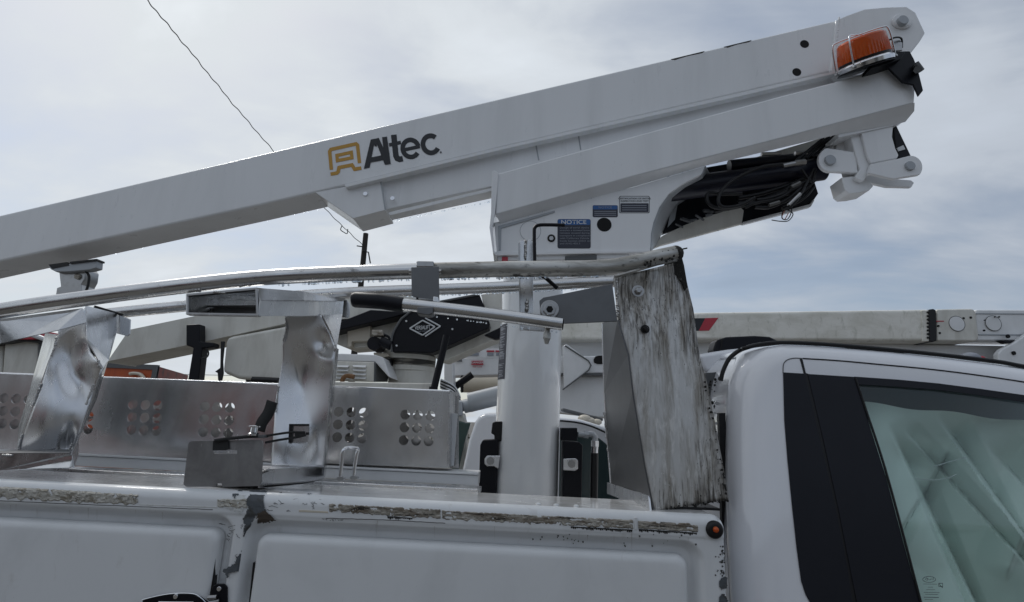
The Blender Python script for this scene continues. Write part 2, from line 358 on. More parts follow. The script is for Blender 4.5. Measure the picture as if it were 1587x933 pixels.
def ambermat():
    m = bpy.data.materials.new('amber_lens'); m.use_nodes = True; t = m.node_tree; b = t.nodes['Principled BSDF']
    b.inputs['Base Color'].default_value = (.62, .10, .012, 1); b.inputs['Roughness'].default_value = .12
    b.inputs['Transmission Weight'].default_value = .25; b.inputs['Subsurface Weight'].default_value = .3; b.inputs['Subsurface Scale'].default_value = .03
    return m
M['amber'] = ambermat()

# ---------------------------------------------------------------- ground
g = MB(); g.add([(-400, -400, 0), (400, -400, 0), (400, 800, 0), (-400, 800, 0)], [[0, 1, 2, 3]])
g.build('ground', M['soil'], kind='structure')

# ---------------------------------------------------------------- unseen shed and red trailer added behind the viewpoint to shape light and reflections
SH = bpy.data.objects.new('added_metal_shed', None); COL.objects.link(SH); SH.location = (0, -13, 0)
SH['label'] = 'unseen low grey shed added behind the viewpoint to block the low sky and shape reflections in the aluminium'; SH['category'] = 'building'
mb = MB()
for i in range(60): mb.box((-30+i, -13.0 if i % 2 else -13.06, 0), (-29+i, -20, 4.2))
mb.build('wall', mat('shed_cladding', (.22, .225, .23), .6), SH, kind='stuff'); MB().prism([Vector((-31, -12.6, 4.2)), Vector((-31, -20, 5.4)), Vector((-31, -20.5, 5.2)), Vector((-31, -12.6, 4.05))], (62, 0, 0)).build('roof', mat('shed_roof', (.2, .2, .2), .5), SH)
for i in range(4): MB().box((-22+i*12, -12.95, 0), (-18+i*12, -12.9, 3.2)).build('door', mat('shed_door', (.05, .055, .06), .6), SH)
RT = bpy.data.objects.new('added_red_trailer', None); COL.objects.link(RT); RT.location = (-5.6, -4, 0)  # unseen trailer added so the tray mirrors pink bands
RT['label'] = 'unseen red trailer added behind the viewpoint to give the pink bands mirrored in the perforated tray'; RT['category'] = 'trailer'
MB().box((-8.2, -5.6, 1.35), (-6.3, -4, 2.05)).box((-5.0, -5.6, 1.5), (-3.5, -4, 2.05)).build('side_boards', mat('red_board', (.22, .085, .085), .5), RT, bevel=.02, kind='stuff')
MB().box((-8.6, -5.8, .95), (-3.0, -3.9, 1.15)).build('deck', M['black'], RT, bevel=.02)
for x_ in (-7.6, -6.6, -4.2):
    for y_ in (-5.6, -4.1): MB().tube([(x_, y_, .48), (x_, y_+.22, .48)], .47, 24).build('wheel', M['rubber'], RT, bevel=.03)

# ================================================================ THE SERVICE TRUCK
T = thing('bucket_truck', (0, 1.77, 0), 'white bucket truck in the foreground with battered ladder rack, raised arm and open side compartments under it', 'truck')
T['label'] = 'nearest white bucket truck with dented aluminium rack, folded white arm and peeling side body'
YB = 1.77
zt = at(800, 782, YB+.03).z            # top of the compartments
XE = at(1127, 830, YB).x           # front end of the compartments
def beads(mb, px0, px1, yfn, Y, n, r0=.0018, r1=.0042, jz=.0):
    for i in range(n):
        x = random.uniform(px0, px1); p = at(x, yfn(x), Y); r = random.uniform(r0, r1)
        mb.ball(p+Vector((0, random.uniform(-.004, .004), -r*.4+random.uniform(-jz, 0))), r, 6, 1.25)
def weld(mb, pts, Y, r=.004, step=.006):
    P = A(pts, Y)
    for a, b in zip(P, P[1:]):
        n = max(1, int((b-a).length/step))
        for i in range(n):
            mb.ball(a.lerp(b, i/n)+Vector((random.uniform(-1, 1)*r*.3, -r*.3, 0)), r*random.uniform(.7, 1.2), 6)

# ---- compartment body: one skin with rolled top edge and door recesses
DL = at(332, 870, YB).x; DR = at(1068, 900, YB).x; DR0 = at(392, 870, YB).x
ztl = at(200, 815, YB).z; ztr = at(740, 846, YB).z
zbot = .62
doors = [(-3.0, DL, ztl), (DR0, DR, ztr)]
def rrect(x, z, x0, x1, z0, z1, r):
    cx, cz = (x0+x1)/2, (z0+z1)/2; dx = abs(x-cx)-(x1-x0)/2+r; dz = abs(z-cz)-(z1-z0)/2+r
    return math.hypot(max(dx, 0), max(dz, 0))+min(max(dx, dz), 0)-r
def sm(t): t = max(0, min(1, t)); return t*t*(3-2*t)
def bodyY(x, z):
    y = YB; r = .032
    dz = max(0, z-(zt-r)); dx = max(0, x-(XE-r)); d = min(r, math.hypot(dx, dz))
    y += r-math.sqrt(max(0, r*r-d*d))
    y += .010*sm((zt-.06-z)/.012)*.35
    for x0, x1, z1 in doors:
        q = rrect(x, z, x0-.03, x1+.034, zbot-.2, z1+.034, .05)
        y += .044*sm((-q+.014)/.030)
    y += .0016*noise.noise(Vector((x*2.2, z*3, 0)))
    return y
mb = MB()
xs = []; x = -3.0
while x < XE-.0001:
    xs.append(x); x += .02 if not any(abs(x-e) < .07 for e in (DL, DR0, DR, XE)) else .006
xs += [XE]
zs = []; z = zt
while z > zbot:
    zs.append(z); z -= .0035 if z > zt-.2 else .03
zs.append(zbot)
def corner(x, z):
    r = .04; dx = x-(XE-r); dz = z-(zt-r)
    if dx > 0 and dz > 0:
        m = max(dx, dz); h = math.hypot(dx, dz)
        if h > 0: x, z = XE-r+dx*m/h, zt-r+dz*m/h
    return x, z
vs = []
for z in zs:
    for x in xs:
        x2, z2 = corner(x, z); vs.append(Vector((x2, bodyY(x, z), z2)))
nx = len(xs); fs = [[j*nx+i, j*nx+i+1, (j+1)*nx+i+1, (j+1)*nx+i] for j in range(len(zs)-1) for i in range(nx-1)]
mb.add(vs, fs)
body = mb.build('compartment_body', M['bodyw'], T, ang=60)
# front end wall of the body
mb = MB(); mb.box((XE-.03, YB+.032, zbot), (XE-.0005, YB+.45, zt-.03)); mb.build('end_panel', M['bodyw'], T, bevel=.004)
# ---- top sheets
mb = MB(); y1 = 1.955
mb.prism([Vector((-3, YB+.0315, zt)), Vector((XE-.036, YB+.0315, zt)), Vector((XE-.036, YB+.0315, zt-.02)), Vector((-3, YB+.0315, zt-.02))], (0, y1-YB-.0315, 0))
mb.build('compartment_top', M['bodytop'], T)
mb = MB(); mb.box((-3, 1.959, zt-.022), (XE-.04, 2.06, zt-.001)); mb.build('top_seam_strip', M['bodytop'], T, bevel=.002)
xr = at(741, 750, 2.1).x
mb = MB(); mb.box((-3, 2.064, zt-.03), (xr, 2.34, zt-.010)); mb.build('inner_ledge', M['alu'], T, bevel=.002)
mb = MB(); mb.box((-3, 2.11, zt-.009), (xr, 2.125, zt+.004)); mb.build('drip_rail', M['alubright'], T, bevel=.002)
za, zb = at(400, 716, 2.5).z, at(400, 736, 2.5).z
mb = MB(); mb.box((-3.6, 2.5, zb), (at(742, 730, 2.5).x, 2.62, za-.012)); mb.box((-3.6, 2.49, za-.010), (at(742, 730, 2.5).x, 2.63, za)); mb.box((-3.6, 2.44, zb-.1), (at(742, 740, 2.5).x, 2.48, zb-.003)); mb.build('inner_rail', M['bgw'], T, bevel=.003)
mb = MB(); mb.box((-3.6, 2.07, zbot), (XE-.05, 2.10, zt-.035)); mb.build('inner_wall', M['bodyw'], T)
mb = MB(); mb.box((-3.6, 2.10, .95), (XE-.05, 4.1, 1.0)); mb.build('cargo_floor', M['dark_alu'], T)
# ---- doors
def door(x0, x1, z1, label=None):
    mb = MB(); pts = []; r = .032
    for cx, cz, a0 in ((x0+r, z1-r, 180), (x1-r, z1-r, 90), (x1-r, zbot+.04, 0), (x0+r, zbot+.04, -90)):
        for k in range(9):
            a = R(a0-k*90/8); pts.append(Vector((cx+r*math.cos(a), 0, cz+r*math.sin(a))))
    c = Vector(((x0+x1)/2, 0, (z1+zbot)/2)); rings = []
    prof = [(0, .042), (0, .020), (.0015, .014), (.0045, .0088), (.009, .0048), (.0145, .0020), (.021, .0005), (.028, 0), (.06, -.0004)]
    W2 = (x1-x0)/2; H2 = (z1-zbot-.01)/2
    for ins, dy in prof:
        rings.append([Vector((c.x+(p.x-c.x)*(1-ins/W2), YB+.002+dy, c.z+(p.z-c.z)*(1-ins/H2))) for p in pts])
    n = len(pts); vs = [q for g_ in rings for q in g_]; fs = []
    for i in range(len(rings)-1):
        for j in range(n): fs.append([i*n+j, i*n+(j+1) % n, (i+1)*n+(j+1) % n, (i+1)*n+j])
    fs.append([(len(rings)-1)*n+j for j in range(n)])
    mb.add(vs, fs)
    return mb.build('compartment_door', M['bodyw'], T, ang=50, label=label)
d1 = door(-3.0, DL, ztl); d2 = door(DR0, DR, ztr)
# dark gap seals beside the doors
def strip(name, pts, Y, t, m, parent, **k): return MB().pprism(pts, Y, t).build(name, m, parent, **k)
strip('door_gap_seal', [(333.5, 842), (336, 842), (328, 933), (322, 990), (318, 990), (323.5, 933)], YB+.012, .02, M['rubber'], T)
strip('door_gap_seal', [(392, 872), (394.5, 872), (385, 990), (380, 990)], YB+.012, .02, M['rubber'], T)
# latch of the left door
def px_disc(mb, px, py, Y, rpx, t, n=18, sq=1):
    p = at(px, py, Y); r = rpx*(at(px+1, py, Y)-p).length
    mb.prism([p+Vector((math.cos(2*math.pi*i/n)*r, 0, math.sin(2*math.pi*i/n)*r*sq)) for i in range(n)], (0, t, 0)); return p
hd = strip('door_handle', [(219, 940), (221, 930), (232, 926), (262, 921.5), (298, 921), (310, 926), (322, 935), (322, 990), (219, 990)], YB-.006, .010, M['black'], d1, bevel=.002)
mb = MB(); mb.tube(crv([at(220, 934, YB-.007), at(223, 929, YB-.007), at(262, 920.5, YB-.007), at(298, 920, YB-.007), at(312, 927, YB-.007), at(321, 936, YB-.007)], 5), .0015, 6); mb.build('handle_rim', M['chrome'], d1)
mb = MB(); mb.tube([at(246, 933, YB-.008), at(300, 933.5, YB-.008)], .0018, 6); mb.build('handle_edge', M['chrome'], d1)
mb = MB(); px_disc(mb, 271.5, 925, YB-.010, 3.6, .006); mb.build('rivet', M['chrome'], d1, bevel=.0015)
kp = strip('strike_plate', [(327, 916), (330, 908), (336, 905), (348, 905), (352, 910), (353, 990), (327, 990)], YB-.004, .006, M['black'], T, bevel=.003)
mb = MB(); px_disc(mb, 339, 913, YB-.009, 3.5, .006); mb.build('rivet', M['chrome'], kp, bevel=.0015)
mb = MB(); mb.tube([at(322, 926, YB-.012), at(336, 925, YB-.012)], .006, 10); mb.tube([at(324, 933, YB-.01), at(340, 931, YB-.01)], .005, 10); mb.build('latch_bolt', M['galv'], kp)

# ---- perished sealant band
def caulk(x0, x1, top, bot, Y=YB, seed=0, m='caulk', jag=2.6):
    n = int((x1-x0)/2.0); rows = 7; mb = MB(); vs = []
    for j in range(rows+1):
        for i in range(n+1):
            x = x0+(x1-x0)*i/n
            jt = noise.noise(Vector((x*.16, seed, 0)))*jag+noise.noise(Vector((x*.5, seed, 3)))*jag*.5
            jb = noise.noise(Vector((x*.11, seed, 9)))*jag*1.9+noise.noise(Vector((x*.45, seed, 5)))*jag*.8
            yt = pl(top, x)+jt*.5; yb = pl(bot, x)+jb
            y = yt+(yb-yt)*j/rows
            d = -.001 if j in (0, rows) or i in (0, n) else .0035+.007*abs(noise.noise(Vector((x*.12, y*.5, seed))))+.003*noise.noise(Vector((x*.5, y*.9, seed)))-.006*(noise.noise(Vector((x*.07, y*.3, seed+4))) > .44)
            vs.append(at(x, y, Y+.003-d-.001))
    mb.add(vs, [[j*(n+1)+i, j*(n+1)+i+1, (j+1)*(n+1)+i+1, (j+1)*(n+1)+i] for j in range(rows) for i in range(n)])
    return mb.build('sealant_strip', M[m], T, ang=25)
caulk(-60, 150, [(-60, 750), (0, 754), (150, 762)], [(-60, 770), (0, 773), (150, 781)], seed=1, m='caulk2')
caulk(100, 215, [(100, 760), (215, 766)], [(100, 779), (215, 783)], seed=2, m='caulk2')
caulk(336, 384, [(336, 773), (378, 773)], [(336, 786), (378, 789)], seed=3, m='caulk2')
strip('sealant_edge', [(215, 781), (337, 785), (337, 787.5), (215, 783.5)], YB-.0005, .004, M['flake'], T, bevel=.001)
caulk(509, 684, [(509, 780.5), (684, 789)], [(509, 793), (600, 800), (684, 805)], seed=4)
caulk(684, 982, [(684, 790), (982, 805.5)], [(684, 806), (820, 812), (982, 820.5)], seed=5)
caulk(988, 1083, [(988, 806.5), (1083, 810.5)], [(988, 820), (1083, 826)], seed=6, jag=.8)
strip('sealant_joint', [(983.5, 802), (988, 802), (987, 821), (983.5, 821)], YB-.003, .006, M['bodyw'], T, bevel=.001)
strip('sealant_edge', [(463, 790), (508, 792.5), (509, 795.5), (463, 793.5)], YB-.001, .004, M['tank'], T, bevel=.001)
# thin grime lines that hang off the lower edge of the sealant
mb = MB()
for x0, x1, yy in ((884, 980, (817, 822)), (600, 640, (801, 804)), (990, 1082, (821, 827))):
    for i in range(int((x1-x0)/3)):
        x = x0+i*3; y = yy[0]+(yy[1]-yy[0])*(x-x0)/(x1-x0); h = random.uniform(1, 4.2)
        mb.pprism([(x, y-1), (x+3.4, y-1), (x+2.6, y+h), (x+.8, y+h*random.uniform(.5, 1))], YB-.0015, .004)
mb.build('grime_edge', M['grime'], T, kind='stuff')

# ---- peeled paint
def flakepoly(pts, m, name, Y=YB, dy=-.0025, jag=1.6, parent=None, sub=6):
    """ragged patch draped over the curved body skin"""
    def inside(x, y):
        c = False
        for p, q in zip(pts, pts[1:]+pts[:1]):
            if (p[1] > y) != (q[1] > y) and x < (q[0]-p[0])*(y-p[1])/(q[1]-p[1])+p[0]: c = not c
        return c
    x0, x1 = min(p[0] for p in pts)-2, max(p[0] for p in pts)+2; y0, y1 = min(p[1] for p in pts)-2, max(p[1] for p in pts)+2
    st = 1.1; nx_, ny_ = int((x1-x0)/st)+1, int((y1-y0)/st)+1; idx = {}; mb = MB(); vs = []; fs = []
    def vert(i, j):
        if (i, j) not in idx:
            x, y = x0+i*st, y0+j*st; q = at(x, y, Y); q = at(x, y, bodyY(q.x, q.z)); idx[i, j] = len(vs)
            vs.append(q+Vector((0, dy+.0008*noise.noise(Vector((x*.4, y*.4, 0))), 0)))
        return idx[i, j]
    for j in range(ny_):
        for i in range(nx_):
            x, y = x0+(i+.5)*st, y0+(j+.5)*st
            if inside(x+noise.noise(Vector((x*.35, y*.35, 1)))*jag*1.4, y+noise.noise(Vector((x*.35, y*.35, 7)))*jag*1.4): fs.append([vert(i, j), vert(i+1, j), vert(i+1, j+1), vert(i, j+1)])
    if not fs: return None
    mb.add(vs, fs)
    return mb.build(name, m, parent or T)
flakepoly([(388, 758), (416, 760), (409, 769), (412, 790), (396, 800), (390, 812), (386, 824), (378, 824), (380, 812), (377, 804), (386, 788), (382, 776), (388, 766)], M['bare'], 'bare_patch', dy=-.004)
flakepoly([(400, 796), (412, 790), (428, 806), (414, 810), (400, 811)], mat('brown_glue_stain', (.07, .055, .042), .9, bump=[(90, (1, 1, 1), .5, .003)]), 'glue_patch', dy=-.0056)
flakepoly([(379, 824), (388, 822), (388, 846), (384, 866), (386, 878), (372, 884), (356, 888), (355, 896), (346, 884), (358, 876), (366, 872), (368, 862), (376, 856), (379, 840)], M['bare'], 'bare_patch', dy=-.006)
flakepoly([(380, 832), (387, 828), (386, 850), (382, 862), (385, 876), (376, 878), (374, 866), (378, 852)], mat('brown_core', (.075, .062, .04), .9, bump=[(70, (1, 1, 1), .6, .004)]), 'core_patch', dy=-.0072)
flakepoly([(362, 770), (382, 763), (379, 776), (382, 786), (374, 795), (350, 786)], M['flake'], 'paint_flake', dy=-.0020, jag=2)
flakepoly([(361, 766), (372, 759), (379, 759), (368, 768), (365, 772)], M['bare'], 'bare_patch', dy=-.004)
flakepoly([(428, 766), (437, 763), (434, 767), (430, 769)], M['bare'], 'bare_patch', dy=-.002)
flakepoly([(474, 766), (483, 764), (481, 769), (476, 770)], M['bare'], 'bare_patch', dy=-.002)
flakepoly([(404, 838), (418, 836), (433, 838), (424, 846), (415, 851), (406, 844)], M['flake'], 'paint_flake', dy=.001)
flakepoly([(407, 839), (420, 837), (429, 840), (420, 845), (415, 849), (409, 842)], M['bare'], 'bare_patch', dy=-.001)
flakepoly([(282, 862), (296, 857), (304, 855), (303, 873), (287, 872)], M['flake'], 'scuff_patch', dy=-.0135+.0, jag=2)
for pts in ([(1116, 897), (1123, 893), (1127, 896), (1126, 912), (1118, 914), (1113, 906)], [(1114, 924), (1121, 920), (1127, 928), (1130, 950), (1114, 950)]):
    flakepoly(pts, M['bare'], 'bare_patch', dy=-.002)
mb = MB()
for i in range(70):   # small chips by the front corner and under the sealant
    if i < 42: x, y = random.gauss(1119, 4), random.uniform(846, 894)
    elif i < 58: x, y = random.gauss(880, 18), random.gauss(835, 3)
    else: x, y = random.uniform(960, 1080), random.uniform(828, 848)
    if x > 1124: continue
    s = random.uniform(.5, 1.5)
    q = at(x, y, YB); Y = bodyY(q.x, q.z)-.0012
    mb.pprism([(x-s, y-s*.6), (x+s*.8, y-s), (x+s*1.2, y+s*.4), (x, y+s*1.3)], Y, .001)
mb.build('paint_chips', M['crack'], T, kind='stuff')
mb = MB()
for a in range(24):   # fine cracks in the paint round the peeled area
    x, y = (random.uniform(400, 500), random.uniform(768, 792)) if a < 14 else (random.uniform(345, 375), random.uniform(800, 870))
    pts = []
    for k in range(5):
        q = at(x, y, YB); pts.append(at(x, y, bodyY(q.x, q.z)-.0006)); x += random.uniform(-5, 7); y += random.uniform(-3, 3)
    mb.tube(pts, .0006, 4)
mb.build('paint_cracks', M['crack'], T, kind='stuff')
# worn oval smudge
mb = MB(); rw_ = random.Random(2)
for i in range(34):
    x = 498+rw_.random()*34; y = 803.5+(x-498)*.05+rw_.uniform(-2.6, 2.6)*(1-((x-515)/18)**2); w_ = rw_.uniform(.8, 3)
    mb.pprism([(x, y), (x+w_, y+.1), (x+w_*.8, y+rw_.uniform(.5, 1.2)), (x+.2, y+.6)], YB+.0015, .003)
mb.build('worn_emblem', M['gasket'], T, kind='stuff')
# thin dark lines: lower edge of the left trim, rim of the door recesses
for nm, P_ in (('dark_line', [(-60, 773), (0, 776), (160, 783), (330, 790)]), ('dark_line', [(505, 803), (600, 806), (690, 811)])):
    mb = MB(); q_ = crv([(a_, b_, 0) for a_, b_ in P_], 14)
    mb.tube([at(v.x, v.y+noise.noise(Vector((v.x*.1, 0, 0)))*.8, bodyY(at(v.x, v.y, YB).x, at(v.x, v.y, YB).z)+.0003) for v in q_], .0011, 5); mb.build(nm, M['crack'], T)
mb = MB(); rr_ = random.Random(12)
for i in range(18):
    x = rr_.choice((rr_.uniform(520, 1080), rr_.uniform(0, 320))); y = 812+(x-700)*.047+rr_.uniform(0, 8); h = rr_.uniform(6, 26); w_ = rr_.uniform(.3, .7); vs = []
    for k in range(9):
        yy = y+h*k/8; q = at(x, yy, YB); Yb = bodyY(q.x, q.z)-.0016; ww = w_*(1-k/9); vs += [at(x-ww, yy, Yb), at(x+ww, yy, Yb)]
    mb.add(vs, [[2*k, 2*k+1, 2*k+3, 2*k+2] for k in range(8)])
mb.build('dirt_runs', mat('run_dirt', (.55, .54, .52), .5), T, kind='stuff')
# ---- marker lamp
mb = MB(); c = at(1107.6, 821, YB-.004); mpx = (at(1108.6, 821, YB)-at(1107.6, 821, YB)).length
mb.tube([c+Vector((0, .006, 0)), c+Vector((0, -.002, 0)), c+Vector((0, -.007, 0)), c+Vector((0, -.009, 0))], [13.3*mpx, 13.3*mpx, 11*mpx, 8*mpx], 28)
ml = mb.build('marker_lamp', M['rubber'], T, ang=60, label='small round amber marker lamp in black grommet')
mb = MB(); mb.tube([c+Vector((0, -.006, .002)), c+Vector((0, -.014, .002)), c+Vector((0, -.018, .002)), c+Vector((0, -.0195, .002))], [4.6*mpx, 4.4*mpx, 3*mpx, .6*mpx], 16); mb.build('lamp_lens', M['amber'], ml, ang=60)

for x_, y_ in ((834, 783.5), (862, 784.5), (893, 786)):
    MB().ball(Vector((at(x_, y_, 1.83).x, 1.83, zt+.001)), .009, 10, .45).build('rivet', M['bodyw'], T)
# ---------------------------------------------------------------- perforated tray
YT = 2.5
def sheet_cdt(name, outer, holes, Y, t, m, parent):
    """flat sheet in the plane y = Y with real holes; outer and holes are lists of (x, z)"""
    from mathutils.geometry import delaunay_2d_cdt
    V = []; E = []
    for ring in [outer]+holes:
        b0 = len(V); V += [Vector(p) for p in ring]; E += [(b0+i, b0+(i+1) % len(ring)) for i in range(len(ring))]
    V2, E2, F2, _, _, _ = delaunay_2d_cdt(V, E, [], 0, 1e-7)
    def inside(p, ring):
        c = False
        for a, b in zip(ring, ring[1:]+ring[:1]):
            if (a[1] > p[1]) != (b[1] > p[1]) and p[0] < (b[0]-a[0])*(p[1]-a[1])/(b[1]-a[1])+a[0]: c = not c
        return c
    mb = MB(); fs = []
    cen = [(sum(q[0] for q in h)/len(h), sum(q[1] for q in h)/len(h), max(math.hypot(q[0]-h[0][0], q[1]-h[0][1]) for q in h)) for h in holes]
    for f in F2:
        c = sum((V2[i] for i in f), Vector((0, 0)))/len(f)
        if inside(c, outer) and not any(abs(c[0]-k[0]) < k[2] and abs(c[1]-k[1]) < k[2] and inside(c, h) for h, k in zip(holes, cen)): fs.append(list(f))
    mb.add([Vector((v[0], Y, v[1])) for v in V2], fs)
    return mb.build(name, m, parent, solid=t)
def tray_sheet(corners, holes, Y, name, parent, rhole=7.6, off=(0, 0)):
    hs = []
    for hx, hy in holes:
        p = at(hx, hy, YT); r = rhole*(at(hx+1, hy, YT)-p).length
        hs.append([(p.x+off[0]+r*math.cos(2*math.pi*i/22), p.z+off[1]+r*math.sin(2*math.pi*i/22)) for i in range(22)])
    return sheet_cdt(name, [(v.x, v.z) for v in A(corners, Y)], hs, Y, .003, M['alutray'], parent)
def hgrid(px, py): return [(px+i*19.4-j*1.2, py+j*19.8+i*.9) for i in range(3) for j in range(3)]
holes = hgrid(206, 626.5)+hgrid(317.5, 630)+hgrid(525, 638)+hgrid(628, 642.5)+hgrid(6, 617)+hgrid(139-19.4*2, 624)+hgrid(-110, 612)
corners = [(-260, 568), (140, 583.5), (697, 606), (696, 725), (120, 704.5), (-260, 690)]
tray = tray_sheet(corners, holes, YT, 'tray_front_sheet', T)
tray_sheet([(-260, 566), (697+14, 608), (711, 726), (-260, 690)], holes, YT+.17, 'tray_rear_sheet', T, off=(-.005, .020))
mb = MB(); a, b = at(697, 606, YT), at(696, 725, YT)
mb.add([a, b, b+Vector((.012, .17, 0)), a+Vector((.012, .17, -.012))], [[0, 1, 2, 3]]); mb.build('tray_end_sheet', M['alu'], T, solid=.003)
mb = MB(); mb.tube([a+Vector((-2.9, -.002, at(-260, 568, YT).z-a.z)), a+Vector((0, -.002, 0))], .004, 8); mb.build('tray_rolled_edge', M['chrome'], T)
p0, p1 = at(-260, 690, YT), at(696, 725, YT)
mb = MB(); mb.add([p0, p1, p1+Vector((0, .17, 0)), p0+Vector((0, .17, 0))], [[0, 1, 2, 3]]); mb.build('tray_floor', M['alu'], T, solid=.003)
mb = MB(); weld(mb, [(696.5, 612), (695.5, 640)], YT, .004); weld(mb, [(695.5, 650), (695, 690)], YT, .004); weld(mb, [(694.5, 700), (694, 722)], YT, .004); mb.build('weld_bead', M['galv'], T, kind='stuff')
mb = MB()
for i in range(260):
    x = random.uniform(505, 690) if i < 150 else random.uniform(140, 285); y = 724-abs(random.gauss(0, 26))-(695-x)*.035
    r = random.uniform(.0006, .0016)
    mb.ball(at(x, y, YT-.002), r, 5)
mb.build('water_beads', M['water'], T, kind='stuff')
# label/bits behind the tray end
mb = MB(); mb.pprism([(700, 640), (709, 641), (703, 722), (699, 722)], YT+.05, .01); mb.build('tray_side_label', M['labw'], T)

# ---------------------------------------------------------------- rack tubes
def tubeobj(name, pts, Y, rpx, m, n=24, **k):
    P = crv([(p[0], p[1], p[2] if len(p) > 2 else Y) for p in pts], 8)
    path = [at(p[0], p[1], p[2]) for p in P]; rad = []
    r = rpx*(at(800, 450, Y)-at(801, 450, Y)).length
    return MB().tube(path, r, n).build(name, m, T, ang=60), path, r
ft, fpath, fr_ = tubeobj('rack_tube', [(-160, 514), (0, 482), (150, 460), (280, 443.5), (400, 431), (520, 424.5), (650, 420)], 1.86, 12.2, M['tube'])
ft2, fp2, _ = tubeobj('rack_tube', [(650, 420), (760, 417.5), (850, 416.5), (930, 415), (975, 409), (1010, 401), (1047, 393)], 1.86, 12.6, M['tubedirty'])
bt, bpath, br_ = tubeobj('rack_tube', [(-160, 520), (60, 500), (180, 485), (290, 474), (430, 461), (504, 456), (580, 452), (775, 445), (900, 438.5), (958, 436)], 2.42, 8.6, M['tube'])
FY = [(-160, 514), (0, 482), (150, 460), (280, 443.5), (400, 431), (520, 424.5), (650, 420), (760, 417.5), (850, 416.5), (930, 415), (975, 409), (1047, 393)]
BY = [(-160, 520), (60, 500), (180, 485), (290, 474), (430, 461), (504, 456), (580, 452), (775, 445), (900, 438.5), (958, 436)]
mb = MB(); beads(mb, 430, 636, lambda x: pl(FY, x)+12.2, 1.86, 60, .0022, .0048); mb.build('water_drops', M['water'], ft, kind='stuff')
mb = MB(); beads(mb, 685, 940, lambda x: pl(FY, x)+12.6, 1.86, 70, .0022, .005); mb.build('water_drops', M['water'], ft2, kind='stuff')
mb = MB(); beads(mb, 600, 950, lambda x: pl(BY, x)+8.6, 2.42, 110, .0024, .005); mb.build('water_drops', M['water'], bt, kind='stuff')
mb = MB(); c = at(1047, 393, 1.86); mb.ball(c, fr_*1.05, 14); mb.build('tube_end_grime', M['grime'], ft2)
mb = MB()
for i in range(46):
    x = random.uniform(1000, 1046); mb.ball(at(x, pl(FY, x)+random.uniform(-9, 10), 1.86-fr_*.85), random.uniform(.002, .006), 5)
mb.build('grime_crumbs', M['grime'], ft2, kind='stuff')
mb = MB(); mb.tube([at(1052, 392, 1.86), at(1058, 386, 1.86), at(1065, 384.5, 1.86)], .0028, 6); mb.build('cable_tie', M['rubber'], T)

# ---------------------------------------------------------------- middle rack post
def loft(L, Rr, nu, nv, disp=None, YL=None, YR=None):
    def fn(u, v):
        a = plen(L, v); b = plen(Rr, v)
        ya = a[2] if len(a) > 2 else YL; yb = b[2] if len(b) > 2 else YR
        x = a[0]+(b[0]-a[0])*u; y = a[1]+(b[1]-a[1])*u; Y = ya+(yb-ya)*u
        if disp: Y += disp(x, y, u, v)
        return at(x, y, Y)
    return MB().grid(fn, nu, nv)
def gs(x, y, cx, cy, sx, sy, rot=0):
    dx, dy = x-cx, y-cy; c, s = math.cos(rot), math.sin(rot); a = (dx*c+dy*s)/sx; b = (-dx*s+dy*c)/sy
    return math.exp(-(a*a+b*b))
def resample(pts, n):
    d = [0]
    for a, b in zip(pts, pts[1:]): d.append(d[-1]+math.hypot(b[0]-a[0], b[1]-a[1]))
    o = []
    for i in range(n+1):
        t = d[-1]*i/n; k = 0
        while k < len(d)-2 and d[k+1] < t: k += 1
        f = (t-d[k])/max(1e-9, d[k+1]-d[k]); o.append(tuple(p+(q-p)*f for p, q in zip(pts[k], pts[k+1])))
    return o
mid = bpy.data.objects
Lm = [(442, 489), (443, 509), (438, 534), (438.5, 555), (432, 593), (427, 620), (424, 670), (420, 722)]
Rm = [(497, 487), (511, 514), (520, 539), (518, 560), (513, 620), (509, 660), (505, 700), (502, 724)]
def dm(x, y, u, v):
    d = .020*gs(x, y, 502, 533, 12, 18, -.5)           # pushed-in dimple
    d -= .012*gs(x, y, 510, 556, 18, 18)
    d += .030*gs(x, y, 470, 590, 34, 60, .2)
    d += .016*max(0, 1-abs(x-(455+(y-555)*.27))/60)*sm((y-500)/70)
    d -= .018*gs(x, y, 440, 690, 30, 45)
    d += .02*gs(x, y, 488, 710, 14, 40, .3)
    return d
pm = loft(resample(Lm, 30), resample(Rm, 30), 26, 60, dm, 2.18, 2.2).build('rack_post', M['alubright'], T, ang=70, solid=.005, label='middle rack post of bright dented aluminium with square cutout')
loft([(520, 539), (518, 560), (513, 620), (505, 690), (502, 739)], [(525, 541), (523, 562), (517, 620), (509, 690), (505, 737)], 2, 12, None, 2.20, 2.32).build('post_flange', M['alu'], pm)
MB().add(A([(499, 489, 2.19), (530, 487, 2.36), (521, 541, 2.22), (512, 514, 2.195)], 0), [[0, 1, 2, 3]]).build('gusset', M['alu'], pm, solid=.004)
mb = MB(); weld(mb, [(443, 494), (444, 509), (439, 532)], 2.17, .0045); weld(mb, [(432, 600), (427, 640)], 2.17, .0045); weld(mb, [(513, 590), (510, 625)], 2.19, .004); weld(mb, [(519, 536), (520, 545)], 2.18, .007); mb.build('weld_bead', M['galv'], pm, kind='stuff')
